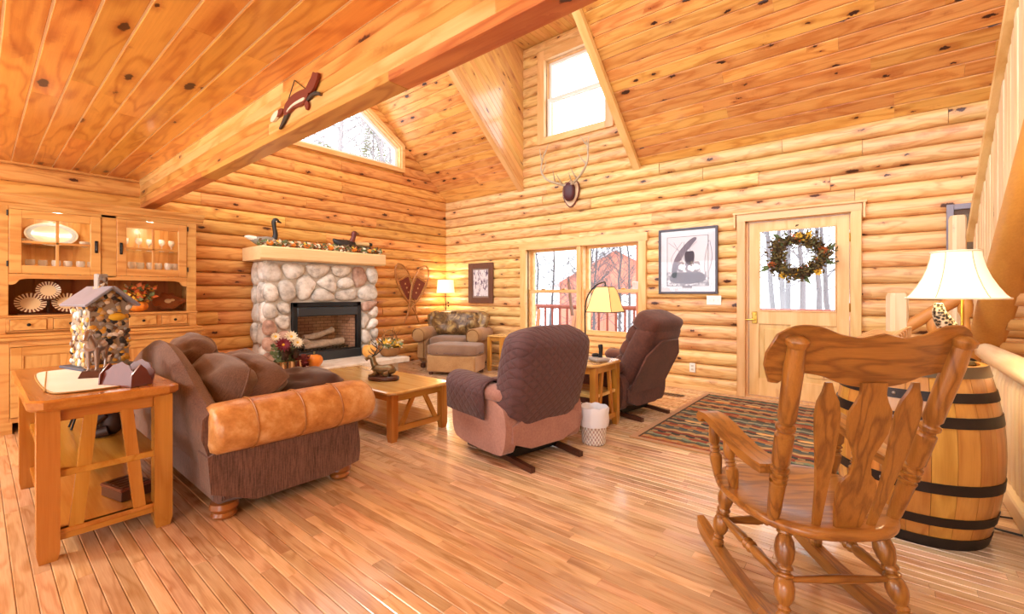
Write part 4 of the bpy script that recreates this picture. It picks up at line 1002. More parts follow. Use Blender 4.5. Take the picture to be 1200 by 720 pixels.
# ------------------------------------------------------------ things on the console table
TZ = .737
t = thing('table_runner', 'cream oval woven placemat on the console table', 'placemat', (3.0, -5.40, TZ))
obj('mat', MB().prism(chaikin([(-.42, -.13), (-.34, -.19), (.42, -.19), (.5, -.13), (.5, .08), (.42, .15), (-.34, .15), (-.42, .08)], 2), 0, .006), fabric('cream_weave', 'e6ddca', 'faf6ec', 200), t)
obj('trim_edge', MB().tube([(p[0], p[1], .004) for p in chaikin([(-.42, -.13), (-.34, -.19), (.42, -.19), (.5, -.13), (.5, .08), (.42, .15), (-.34, .15), (-.42, .08)], 2)]+[(.375, -.19, .004)], .004, 5), plain('gold_edge', 'b08a4a', .6), t)
# birdhouse covered in pebbles
t = thing('birdhouse', 'pebble covered birdhouse with grey slate roof and tiny chimney on the console table', 'birdhouse', (2.62, -5.29, TZ+.0065), R_(14)); t.scale = (1.32, 1.32, 1.36)
obj('base_plate', MB().b2(-.12, .12, -.11, .11, 0, .012, .003), plain('slate_blue', '4c5568', .6), t)
bw, bd, bh = .085, .075, .36
obj('core', MB().prism([(-bd, .012), (bd, .012), (bd, bh-.07), (0, bh), (-bd, bh-.07)], -bw, bw, 'X'), plain('birdhouse_mortar', '9a8e7c', .9), t)
pbm = [plain('pebble_'+n_, c_, .45, var=.2) for n_, c_ in (('white', 'ece6da'), ('tan', 'c7a878'), ('brown', '6f4c30'), ('dark', '2f2a28'), ('gold', 'd0a040'), ('grey', '9c9a96'))]
pr = random.Random(8); cnt = 0
pebs = [mesh('pebble', MB().ell((0, 0, 0), (1, .75, .45), 7, 5), q_, 80) for q_ in pbm]
for face in ('F', 'R', 'B', 'Lf'):
    for _ in range({'F': 150, 'R': 130, 'B': 10, 'Lf': 10}[face]):
        z = pr.uniform(.02, bh-.01)
        if face in 'FB': y = pr.uniform(-bd, bd); hz = bh-.07+.07*(1-abs(y)/bd); p = Vector(((bw if face == 'F' else -bw), y, z)); nrm = Vector((1 if face == 'F' else -1, 0, 0)); ok = z < hz
        else: p = Vector((pr.uniform(-bw, bw), -bd if face == 'R' else bd, min(z, bh-.075))); nrm = Vector((0, -1 if face == 'R' else 1, 0)); ok = True
        if not ok: continue
        o = bpy.data.objects.new('pebble', pr.choice(pebs[:2]+pebs) if face != 'F' else pr.choice(pebs)); COL.objects.link(o); o.parent = t
        q_ = nrm.to_track_quat('Z', 'Y').to_matrix().to_4x4(); s_ = pr.uniform(.011, .019)
        o.matrix_basis = Matrix.Translation(p) @ q_ @ Matrix.Rotation(pr.uniform(0, 6), 4, 'Z') @ Matrix.Diagonal((s_, s_, s_, 1)); cnt += 1
sl_ = plain('slate_roof', '8f93a4', .35, var=.25, vs=12)
for sy in (-1, 1):
    obj('roof_panel', MB().b2(-.125, .125, 0, .135, -.004, .008, .002), sl_, t, mtx=Matrix.Translation((0, 0, bh+.012)) @ (Matrix.Rotation(R_(-40), 4, 'X') if sy > 0 else Matrix.Rotation(pi, 4, 'Z') @ Matrix.Rotation(R_(-40), 4, 'X')))
ch_ = obj('chimney', MB().b2(-.02, .02, -.02, .02, bh-.02, bh+.075, .003), pbm[5], t)
for i in range(14): obj('chimney_pebble', MB().ell((0.02*pr.choice((-1, 1)), pr.uniform(-.018, .018), bh+pr.uniform(0, .07)), (.006, .01, .01), 7, 5), pr.choice(pbm), ch_)
obj('entry_hole', MB().tube([(bw, -.01, .12), (bw+.016, -.01, .12)], .017, 12), K['black'], t)
obj('chickadee', MB().ell((bw+.02, .02, .235), (.018, .034, .018), 10, 7), plain('bird_yellow', 'e0b42c', .6), t)
# horse figurine
br_ = plain('bronze', '9d928c', .28, .75, var=.35)
t = thing('horse_figurine', 'pewter standing horse figurine on a small slanted block', 'figurine', (3.02, -5.36, TZ+.007), R_(-117))
obj('plinth', MB().rings([[(-.05, -.09, 0), (.05, -.09, 0), (.05, .09, 0), (-.05, .09, 0)], [(-.04, -.07, .035), (.04, -.07, .035), (.04, .07, .035), (-.04, .07, .035)]]), K['darkwood'], t, sharp=20)
hb_ = MB(); hs = lambda pts, rad, n=9: hb_.tube(spline(pts, 4), [rad[min(int(i/(4*(len(pts)-1))*(len(rad)-1)), len(rad)-2)]*(1-(i/(4*(len(pts)-1))*(len(rad)-1)) % 1)+rad[min(int(i/(4*(len(pts)-1))*(len(rad)-1)), len(rad)-2)+1]*((i/(4*(len(pts)-1))*(len(rad)-1)) % 1) for i in range(4*(len(pts)-1)+1)], n)
hs(((0, -.075, .165), (0, -.05, .17), (0, .0, .16), (0, .045, .165), (0, .07, .175)), (.012, .034, .03, .033, .022))
hs(((0, .055, .175), (0, .085, .215), (0, .10, .245), (0, .125, .235), (0, .145, .205)), (.03, .022, .018, .015, .009))
for x in (-.017, .017):
    hs(((x, .052, .16), (x, .055, .115), (x, .053, .085), (x, .054, .045), (x, .06, .035)), (.018, .011, .009, .006, .009), 7)
    hs(((x, -.055, .165), (x, -.05, .125), (x, -.065, .09), (x, -.055, .045), (x, -.048, .035)), (.026, .015, .009, .006, .009), 7)
    hb_.tube([(x*.6, .098, .25), (x*.8, .102, .27)], [.006, .001], 5)
obj('body', hb_, br_, t, sharp=80)
obj('mane', MB().tube(spline([(0, .105, .262), (0, .078, .245), (0, .055, .205)], 4), [.006, .012, .014, .014, .012, .012, .01, .008, .006], 6), br_, t); obj('tail', MB().tube(spline([(0, -.078, .18), (0, -.10, .15), (0, -.098, .085)], 4), [.008, .01, .011, .011, .01, .009, .007, .005, .002], 6), br_, t)
t = thing('trinket_dish', 'shallow tan wooden dish between birdhouse and horse', 'dish', (2.86, -5.30, TZ+.002))
obj('dish', MB().lathe([(.03, 0), (.07, .012), (.10, .035), (.095, .035), (.065, .018), (.001, .01)], 20), K['maple'], t)
# letter/napkin holder in dark wood with scalloped board
t = thing('letter_holder', 'reddish brown letter holder with scalloped boards on the console corner', 'letter holder', (3.44, -5.30, TZ), R_(-62))
sc = [(-.10, 0), (.10, 0), (.10, .06), (.09, .075), (.07, .085), (.05, .108), (.03, .112), (0, .125), (-.03, .112), (-.05, .108), (-.07, .085), (-.09, .075), (-.10, .06)]
mh = plain('mahogany', '6b3426', .35, var=.2, vs=14, coat=.2)
fe = obj('front_board', MB().prism(sc, -.004, .004, 'X'), mh, t, mtx=Matrix.Translation((-.05, 0, .0)) @ Matrix.Rotation(R_(-14), 4, 'Y')); fe2 = obj('back_board', MB().prism(sc, -.004, .004, 'X'), mh, t, mtx=Matrix.Translation((.05, 0, .0)) @ Matrix.Rotation(R_(-14), 4, 'Y'))
for y in (-.1, .1): obj('end_board', MB().prism([(-.055, 0), (.06, 0), (.055, .06), (.01, .11), (-.02, .08)], y-.004, y+.004, 'Y'), mh, t)
obj('floor_board', MB().b2(-.055, .055, -.1, .1, 0, .008), mh, t)
for y in (-.02, .02, .0): obj('peg_hole', MB().ell((-.065, y, .065+.02*(y == 0)), (.003, .006, .006), 8, 5), K['black'], fe2)
# lower shelves: bear and book box
def bear(label, loc, rz, s, mat):
    t = thing('bear_figurine', label, 'figurine', loc, rz); b = MB()
    b.ell((0, 0, .11*s), (.075*s, .085*s, .11*s), 14, 9).ell((0, .03*s, .25*s), (.058*s, .06*s, .055*s), 12, 8).ell((0, .085*s, .235*s), (.028*s, .035*s, .024*s), 10, 6)
    for x in (-1, 1):
        b.ell((x*.045*s, .02*s, .30*s), (.018*s, .01*s, .018*s), 8, 5); b.tube(spline([(x*.06*s, .02*s, .17*s), (x*.085*s, .08*s, .11*s), (x*.06*s, .12*s, .05*s)], 3), [.032*s, .03*s, .028*s, .027*s, .027*s, .028*s, .026*s], 8)
        b.tube(spline([(x*.06*s, 0, .05*s), (x*.08*s, .09*s, .03*s), (x*.07*s, .15*s, .03*s)], 3), [.045*s, .042*s, .038*s, .033*s, .03*s, .03*s, .028*s], 8)
    obj('body', b, mat, t, sharp=80); obj('nose', MB().ell((0, .118*s, .24*s), (.01*s, .006*s, .008*s), 8, 5), K['black'], t)
bear('dark resin bear sitting on the console middle shelf', (3.05, -5.30, .402), R_(150), .72, plain('bear_brown', '3a241c', .5, var=.3))
t = thing('book_box', 'dark wooden keepsake box with carved lid on the console bottom shelf', 'box', (3.33, -5.28, .132), R_(15))
obj('box_body', MB().b2(-.10, .10, -.07, .07, 0, .05, .003), K['darkwood'], t); obj('lid', MB().b2(-.104, .104, -.074, .074, .05, .066, .004), mh, t)
for i in range(5): obj('carved_slat', MB().b2(-.09+i*.037, -.06+i*.037, -.06, .06, .065, .07, .001), K['darkwood'], t)
t = thing('display_easel', 'small black iron easel on the console middle shelf', 'easel', (2.72, -5.38, .402))
obj('left_leg', MB().tube([(-.05, -.06, 0), (0, 0, .2)], .006, 6), K['iron'], t); obj('right_leg', MB().tube([(.05, -.06, 0), (0, 0, .2)], .006, 6), K['iron'], t); obj('rear_leg', MB().tube([(0, .08, 0), (0, 0, .2)], .006, 6), K['iron'], t)
t = thing('moss_log', 'mossy green log ornament on the console bottom shelf', 'ornament', (2.62, -5.3, .132))
obj('log', MB().tube([(-.11, 0, .03), (0, .01, .034), (.11, 0, .03)], [.028, .032, .027], 9).jit(.006, 20), plain('moss', '77804a', .9, var=.4, bump=.8), t)
# elk bronze on the coffee table
t = thing('elk_sculpture', 'bronze lying elk with antlers on an oval wood base, on the coffee table', 'sculpture', (2.94, -3.41, .416), R_(215))
obj('base', MB().lathe([(.13, 0), (.145, .008), (.145, .028), (.135, .038), (.001, .038)], 28, sq=.62), K['darkwood'], t)
eb = MB(); hb_ = eb
hs(((-.11, 0, .075), (-.07, 0, .095), (0, 0, .09), (.06, 0, .10), (.085, 0, .12)), (.02, .05, .048, .045, .03), 10)
hs(((.07, 0, .11), (.095, 0, .16), (.105, 0, .20), (.135, 0, .205), (.165, 0, .185)), (.036, .028, .026, .02, .011), 9)
for y in (-.035, .035):
    hs(((.05, y, .07), (.10, y*1.2, .05), (.12, y*1.1, .048), (.06, y*1.2, .046)), (.022, .013, .01, .008), 6); hs(((-.06, y, .07), (-.01, y*1.4, .055), (-.06, y*1.5, .047)), (.03, .018, .008), 6)
obj('body', eb, plain('elk_bronze', '7d6a4c', .3, .75, var=.4, vs=30), t, sharp=80)
an_ = MB()
for s_ in (-1, 1):
    mn = spline([(.10, s_*.015, .215), (.06, s_*.05, .25), (.03, s_*.075, .30), (.05, s_*.07, .36)], 4); an_.tube(mn, [.007-.0004*i for i in range(len(mn))], 6)
    for i in (2, 5, 8, 10): p = mn[i]; an_.tube([p, p+Vector((.04, s_*.005, .03)), p+Vector((.055, s_*.0, .055))], [.005, .0035, .001], 5)
obj('antlers', an_, plain('elk_dark_bronze', '3c332a', .4, .6), t)
# ------------------------------------------------------------ recliners
def sup(c, r, nu=24, nv=12, e=.45, e2=None): return MB().ell(c, r, nu, nv, e, e2)
K['mauve'] = fabric('mauve_plush', '8a5a4e', 'b98a78', 60, .3); K['choc'] = fabric('dark_brown_plush', '38190f', '6b3a28', 40, .4, sheen=.15)
ql = NT('quilted_cover'); p = ql.coords(False); sp = ql.n('ShaderNodeSeparateXYZ', i_0=p)
def diag(sgn):
    a = ql.math('ADD', ql.math('MULTIPLY', ql.math('ADD', sp.outputs[0], sp.outputs[1]), 44.), ql.math('MULTIPLY', sp.outputs[2], 44.*sgn))
    return ql.math('ABSOLUTE', ql.math('SINE', a))
h = ql.math('POWER', ql.math('MINIMUM', diag(1), diag(-1)), .5)
nz = ql.noise(p, 130., 2., .6)
ql.set(Base_Color=ql.mix(ql.math('MULTIPLY_ADD', nz, .6, ql.math('MULTIPLY', h, .3)), lin('3a2426'), lin('6c4848')), Roughness=.75, Sheen_Weight=.12)
ql.bump(h, .7, .008); K['quilt'] = ql.m
def recliner(name, label, loc, rz, mat, cover=None, back_h=.98, rake=12, w=.76):
    t = thing(name, label, 'recliner', loc, rz); W2 = w/2
    # body shell: two side panels + rear panel (local forward = +Y)
    for s_ in (-1, 1):
        pr_ = [(-.30, .12), (-.24, .085), (.24, .085), (.34, .13), (.36, .30), (.34, .47), (-.27, .47), (-.33, .32)]
        obj('side_panel', MB().prism(chaikin(pr_, 2), s_*(W2-.10), s_*W2, 'X'), mat, t, sharp=45)
        ar = MB(); rings = []
        for y, k in ((-.28, .5), (-.25, .85), (-.15, .95), (.0, 1.0), (.15, 1.05), (.28, 1.08), (.35, .98), (.385, .6)):
            rings.append([(s_*(W2-.055)+.085*k*cos(a), y, .505+.065*k*sin(a)+.02*(y+.1)) for a in [2*pi*i/16 for i in range(16)]])
        ar.rings(rings); arm = obj('padded_arm', ar, mat, t, sharp=70)
        if cover:
            rings = []
            for y, k in ((-.12, 1.02), (.0, 1.05), (.15, 1.1), (.28, 1.13), (.36, 1.06), (.405, .7)):
                ring = []
                for i in range(15):
                    a = -pi*.62+pi*1.24*i/14; q = pi/2-a
                    ring.append((s_*(W2-.055)+.094*k*cos(q)+(0), y, .508+.074*k*sin(q)+.02*(y+.1)))
                for sgn, idx in ((1, 0), (-1, -1)):
                    pass
                lo = ring[0]; hi = ring[-1]
                ring = [(lo[0]+.004, lo[1], lo[2]-.16)]+ring+[(hi[0]-.004, hi[1], hi[2]-.05)]
                rings.append(ring)
            cv = MB().rings(rings, cap=False, close=False)
            o = obj('arm_cover', cv, cover, t, sharp=70); md = o.modifiers.new('thick', 'SOLIDIFY'); md.thickness = .012; md.offset = 1
    obj('rear_panel', MB().prism(chaikin([(-W2+.06, .12), (W2-.06, .12), (W2-.05, .36), (-W2+.05, .36)], 1), -.335, -.30, 'Y'), mat, t, sharp=45)
    obj('seat_cushion', sup((0, .06, .40), (W2-.10, .33, .09), e=.4), mat, t, sharp=70)
    obj('footrest_panel', sup((0, .36, .27), (W2-.10, .06, .15), e=.35), mat, t, sharp=70)
    # back, reclined about its foot
    Bm = Matrix.Translation((0, -.20, .36)) @ Matrix.Rotation(R_(rake), 4, 'X')
    bh = back_h-.36; rings = []
    for i in range(15):
        v = i/14; z = -.06+(bh+.06)*v; ww = (W2-.07)*(1-.03*v)*(1 if v < .8 else max(.05, 1-((v-.8)/.2)**2.6*.55)); th = .105+.03*sin(pi*min(1, v*1.1))
        if v > .85: th *= max(.12, 1-((v-.85)/.15)**2)
        ring = []
        for k in range(20):
            a = 2*pi*k/20; ring.append((ww*math.copysign(abs(cos(a))**.45, cos(a)), -.02+th*math.copysign(abs(sin(a))**.75, sin(a)), z))
        rings.append(ring)
    obj('back', MB().rings(rings), mat, t, mtx=Bm, sharp=70)
    if not cover:
        for i, z in enumerate((.12, .3, .46)): obj('back_pillow', sup((0, .09, z), (W2-.10, .085, .105), e=.6), mat, t, mtx=Bm, sharp=80)
        obj('headrest_roll', sup((0, .02, bh-.075), (W2-.075, .14, .10), e=.55).jit(.008, 9), mat, t, mtx=Bm, sharp=80)
        fl = MB().prism(chaikin([(-W2+.12, -.20), (W2-.12, -.20), (W2-.09, -.1), (W2-.085, bh-.16), (-W2+.085, bh-.16), (-W2+.09, -.1)], 1), -.168, -.150, 'Y')
        obj('back_flap', fl, mat, t, mtx=Bm, sharp=50)
        obj('recline_lever', MB().tube([(W2+.01, .12, .36), (W2+.03, .13, .38), (W2+.035, .22, .42)], [.009, .009, .013], 8), plain('lever_grey', 'b8b2a8', .4, .6), t)
    else:
        rings = []
        n_ = 16
        for i in range(n_+1):
            v = i/n_; z = .06+(bh+.012-.06)*v; ww = (W2-.005)*(1.0 if v < .78 else max(.06, 1-((v-.78)/.22)**2.4*.52)); th = .125+.03*sin(pi*min(1, v*1.1))
            if v > .85: th *= max(.14, 1-((v-.85)/.15)**2)
            ring = []
            for k in range(28):
                a = 2*pi*k/28; wv = .006*sin(k*2.3+i*.7)*(1-v)
                ring.append(((ww+wv)*math.copysign(abs(cos(a))**.42, cos(a)), -.02+(th+wv)*math.copysign(abs(sin(a))**.72, sin(a)), z-.10*(max(0, -sin(a))**2)*(1-v)*(1-.5*abs(cos(a)))))
            rings.append(ring)
        obj('quilted_back_cover', MB().rings(rings), cover, t, mtx=Bm, sharp=75)
        obj('seat_cover', sup((0, .07, .425), (W2-.09, .34, .085), e=.4), cover, t, sharp=75)
    for s_ in (-1, 1):
        pts = spline([(s_*(W2-.14), -.44, .018), (s_*(W2-.14), -.2, .03), (s_*(W2-.14), .1, .032), (s_*(W2-.14), .32, .02)], 4)
        rg = [[(p.x+dx, p.y, p.z+dz) for dx, dz in ((-.02, -.018), (.02, -.018), (.02, .018), (-.02, .018))] for p in pts]
        obj('base_runner', MB().rings(rg), K['darkwood'], t, sharp=20)
    obj('base_crossbar', MB().b2(-W2+.14, W2-.14, -.2, -.16, .03, .09).b2(-W2+.14, W2-.14, .14, .18, .03, .09), K['iron'], t)['kind'] = 'stuff'
    return t
recliner('recliner', 'dusty mauve recliner draped with a quilted plum brown cover', (4.27, -3.09, 0), R_(79), K['mauve'], K['quilt'], .99, 14, .76)
recliner('recliner', 'dark chocolate recliner tilted back beside the window wall', (4.345, -1.50, 0), R_(80), K['choc'], None, 1.06, 27, .74)
# ------------------------------------------------------------ corner armchair with ottoman
K['tweed'] = fabric('tan_tweed', '8a5a30', 'c49a64', 120, .6); K['taupe'] = fabric('taupe_chenille', '6a4c3a', '96765c', 150, .5)
AR = math.atan2(.35, .75)
ac = thing('armchair', 'tan tweed rolled arm armchair with shiny brown back cushion in the corner', 'armchair', (.95, -.67, 0), AR); ac.scale = (.93, .9, 1)
obj('base_frame', MB().b2(-.50, .50, -.36, .42, .08, .36, .03), K['tweed'], ac)
obj('back', sup((0, .36, .56), (.50, .13, .36), e=.4), K['tweed'], ac, sharp=70)
obj('seat_cushion', sup((0, -.02, .42), (.36, .40, .09), e=.4), K['taupe'], ac, sharp=70)
for s_ in (-1, 1):
    obj('arm_panel', MB().prism(chaikin([(-.43, .06), (.40, .06), (.40, .50), (-.40, .50)], 1), s_*.38, s_*.53, 'X'), K['tweed'], ac, sharp=45)
    obj('rolled_arm', MB().rings([[(s_*.50+.125*k*cos(a), y, .54+.115*k*sin(a)) for a in [2*pi*i/18 for i in range(18)]] for y, k in ((-.46, .4), (-.455, .85), (-.44, 1), (-.1, 1), (.3, 1), (.4, .9), (.42, .3))]), K['tweed'], ac, sharp=60)
    obj('nail_trim', MB().tube([(s_*.50+.11*cos(a)*s_, -.458, .54+.10*sin(a)) for a in [-.3+i*3.4/16 for i in range(17)]]+[(s_*.40, -.445, .40), (s_*.40, -.445, .12)], .008, 6), plain('nail_bronze', '8a6238', .4, .7), ac)
    for y in (-.36, .36): obj('foot', MB().lathe([(.03, 0), (.045, .02), (.04, .06), (.05, .08)], 12), K['darkwood'], ac, loc=(s_*.45, y, 0))
sat = NT('bronze_satin'); p = sat.coords(); n = sat.noise(p, 6., 3., .6, 1.5)
sat.set(Base_Color=sat.ramp(n, [(.35, lin('3a2414')), (.5, lin('7a5a34')), (.65, lin('b09058'))]), Roughness=.35); sat.bump(n, .4, .03)
obj('back_cushion', pillow_mb(.98, .44, .32, 16, seed=4, wr=.04), sat.m, ac, loc=(0, .14, .70), rot=(R_(-14), 0, 0), sharp=80)
for s_ in (-1, 1): obj('cushion_ear', pillow_mb(.28, .34, .16, 10, seed=6+s_, wr=.03), sat.m, ac, loc=(s_*.46, .16, .74), rot=(R_(-14), s_*R_(20), 0), sharp=80)
ot = thing('ottoman', 'tan tweed ottoman with brown cushion top in front of the corner armchair', 'ottoman', (1.52, -1.16, 0), AR)
obj('base', MB().b2(-.38, .38, -.24, .24, .05, .30, .02), K['tweed'], ot); obj('cushion', sup((0, 0, .375), (.395, .255, .085), e=.3), K['taupe'], ot, sharp=70)
obj('piping', MB().tube([(x, y, .33) for x, y in chaikin([(-.40, -.26), (.40, -.26), (.40, .26), (-.40, .26)], 2)]+[(-.2, -.26, .33)], .008, 6), K['sofa'], ot)
for sx in (-1, 1):
    for sy in (-1, 1): obj('foot', MB().lathe([(.025, 0), (.035, .02), (.03, .05)], 12), K['darkwood'], ot, loc=(sx*.33, sy*.19, 0))
# ------------------------------------------------------------ lamps
def shade_mat(name, c, es):
    m = NT(name); m.set(Base_Color=lin(c), Roughness=.8, Emission_Color=lin(c), Emission_Strength=es); return m.m
shA = shade_mat('lit_cream_shade', 'ffe9bc', 1.1); shB = shade_mat('lit_amber_shade', 'eec078', .7); shC = shade_mat('lit_ivory_shade', 'fff1d2', .5)
def plight(name, loc, power, col=(1, .80, .52), rad=.04, parent=None):
    l = bpy.data.lights.new(name, 'POINT'); l.energy = power; l.color = col; l.shadow_soft_size = rad
    o = bpy.data.objects.new(name, l); COL.objects.link(o); o.location = loc; o.parent = parent; return o
t = thing('table_lamp', 'black iron vine lamp with cream drum shade in the room corner', 'lamp', (.25, -.24, .622))
obj('base', MB().lathe([(.07, 0), (.07, .01), (.02, .03), (.01, .04)], 18), K['iron'], t)
obj('stem', MB().tube(spline([(0, 0, .03), (.03, 0, .12), (-.02, .02, .24), (.025, -.01, .36), (0, 0, .46), (0, 0, .62)], 5), .008, 7), K['iron'], t)
for z, s_ in ((.2, 1), (.3, -1), (.38, 1)): obj('iron_leaf', MB().tube(spline([(0, 0, z), (s_*.04, .01, z+.03), (s_*.055, 0, z+.06), (s_*.035, 0, z+.07)], 4), .004, 5), K['iron'], t)
for z in (.42, .36): obj('bud', MB().ell((.075, 0, z), (.016, .016, .018), 8, 6), K['iron'], t)
sh = MB(); sh.rings([[(r*cos(a), r*sin(a), z) for a in [2*pi*i/24 for i in range(24)]] for r, z in ((.165, .60), (.145, .84))], cap=False); o = obj('shade', sh, shA, t, fix=False)
obj('bulb', MB().ell((0, 0, .70), (.03, .03, .045), 10, 8), shade_mat('bulb_glow', 'ffe2a8', 8), t)
plight('lamp_light_up', (.25, -.24, .622+.82), 4.5, (1, .9, .74), parent=None); plight('lamp_light_down', (.25, -.24, .622+.60), 4, (1, .9, .74))
# arched reading lamp with a square bell shade
t = thing('floor_lamp', 'arched black floor lamp with an amber panelled shade by the window', 'lamp', (3.66, -1.0, 0))
obj('base', MB().lathe([(.13, 0), (.13, .015), (.03, .03), (.012, .04)], 22), K['iron'], t)
sp_ = spline([(0, 0, .03), (0, 0, .5), (-.01, 0, .95), (.02, .0, 1.16), (.12, .02, 1.30), (.225, .03, 1.345), (.25, .03, 1.335), (.25, .03, 1.29)], 6)
obj('arched_pole', MB().tube(sp_, .009, 8), K['iron'], t)
obj('finial', MB().lathe([(.006, 0), (.012, .01), (.004, .03)], 10, (.25, .03, 1.32)), K['iron'], t)
sh = obj('shade', MB().rings([[(.25+k*x, .03+k*y, z) for x, y in ((-1, -1), (1, -1), (1, 1), (-1, 1))] for z, k in ((1.29, .075), (1.25, .10), (1.16, .125), (1.06, .145), (.99, .168))], cap=False), shB, t, sharp=30, fix=False, )
rb_ = MB()
for x, y in ((-1, -1), (1, -1), (1, 1), (-1, 1)): rb_.tube([(.25+k*x*1.01, .03+k*y*1.01, z) for z, k in ((1.29, .075), (1.25, .10), (1.16, .125), (1.06, .145), (.99, .168))], .004, 5)
for z, k in ((1.29, .076), (.99, .17)): rb_.tube([(.25+k*x, .03+k*y, z) for x, y in ((-1, -1), (1, -1), (1, 1), (-1, 1), (-1, -1))], .006, 5)
obj('shade_ribs', rb_, plain('dark_binding', '5a3a20', .6), t)
plight('reading_light', (3.66+.25, -1.0+.03, 1.08), 10)
# telephone on the end table
t = thing('telephone', 'black and silver cordless telephone on the recliner end table', 'telephone', (4.50, -2.22, .603), R_(60))
obj('cradle', MB().b2(-.07, .07, -.09, .09, 0, .035, .012), plain('phone_silver', 'a8a09a', .4, .3), t); obj('handset', MB().tube(spline([(0, -.03, .03), (0, -.04, .10), (0, -.03, .15)], 3), [.02, .018, .018, .018, .02, .022, .02], 8), K['black'], t); obj('speaker', MB().ell((.0, .045, .045), (.04, .035, .02), 12, 7), K['black'], t)
t = thing('cord', 'black lamp cord hanging beside the end table', 'cord', (4.35, -1.93, 0))
obj('wire', MB().tube(spline([(0, 0, .02), (-.02, .0, .2), (.03, 0, .4), (.0, 0, .58)], 5), .004, 5), K['black'], t)
# wicker waste basket with a liner bag
t = thing('waste_basket', 'white woven waste basket with a plastic liner beside the mauve recliner', 'waste basket', (4.67, -2.61, 0))
wv = NT('woven_white'); p = wv.coords(False); sp = wv.n('ShaderNodeSeparateXYZ', i_0=p); an = wv.math('ARCTAN2', sp.outputs[1], sp.outputs[0])
ck = wv.math('MULTIPLY', wv.math('SINE', wv.math('MULTIPLY', an, 22.)), wv.math('SINE', wv.math('MULTIPLY', sp.outputs[2], 150.))); ck = wv.math('MULTIPLY_ADD', ck, .5, .5)
wv.set(Base_Color=wv.ramp(ck, [(.3, lin('b59a90')), (.5, lin('d9cbc0')), (.8, lin('f3ece4'))]), Roughness=.7); wv.bump(ck, .8, .01)
obj('basket', MB().lathe([(.085, 0), (.095, .01), (.105, .22), (.11, .225), (.1, .225), (.08, .02), (.001, .015)], 24), wv.m, t)
bag = MB().rings([[((r+.006*sin(k*3.1+z*40))*cos(a), (r+.006*sin(k*2.3))*sin(a), z+.005*sin(k*1.7)*(z > .25)) for k, a in enumerate([2*pi*i/28 for i in range(28)])] for r, z in ((.118, .15), (.121, .19), (.119, .24), (.122, .29), (.112, .30), (.100, .27), (.09, .2))], cap=False)
pl = NT('plastic_film'); pl.set(Base_Color=lin('f4f2f6'), Roughness=.3, Alpha=.85); obj('liner_bag', bag, pl.m, t, sharp=80)
# ------------------------------------------------------------ pressed-back oak rocking chair (local forward +Y)
o_ = CAM+FW*1.80+RT*1.155
rc = thing('rocking_chair', 'golden oak pressed-back rocking chair with turned spindles and arms', 'rocking chair', (o_.x, o_.y, 0), YAW)
def TP(kind, k=1.):
    return [(t_, r_*k) for t_, r_ in TP0(kind)]
def TP0(kind):
    if kind == 'leg': return [(0, .016), (.04, .02), (.1, .021), (.13, .014), (.16, .019), (.19, .013), (.23, .021), (.28, .026), (.36, .028), (.43, .024), (.46, .017), (.475, .023), (.495, .023), (.51, .016), (.53, .016), (.545, .023), (.565, .023), (.59, .018), (.66, .025), (.74, .028), (.83, .024), (.88, .017), (.9, .022), (.94, .022), (1, .018)]
    if kind == 'post': return [(0, .014), (.05, .017), (.22, .02), (.235, .022), (.24, .016), (.25, .016), (.26, .023), (.275, .023), (.28, .016), (.29, .016), (.3, .023), (.315, .023), (.32, .016), (.33, .016), (.345, .022), (.5, .023), (.51, .017), (.52, .017), (.535, .024), (.55, .024), (.56, .017), (.57, .017), (.585, .022), (.66, .022), (.85, .023), (.95, .02), (.965, .026), (.985, .026), (1, .014)]
    if kind == 'spin': return [(0, .011), (.1, .014), (.3, .019), (.42, .02), (.47, .012), (.5, .018), (.53, .012), (.57, .018), (.6, .012), (.66, .018), (.85, .015), (1, .011)]
    return [(0, .008), (.1, .010), (.38, .016), (.44, .012), (.47, .018), (.5, .012), (.53, .018), (.56, .012), (.62, .016), (.9, .010), (1, .008)]
oak = K['oak']
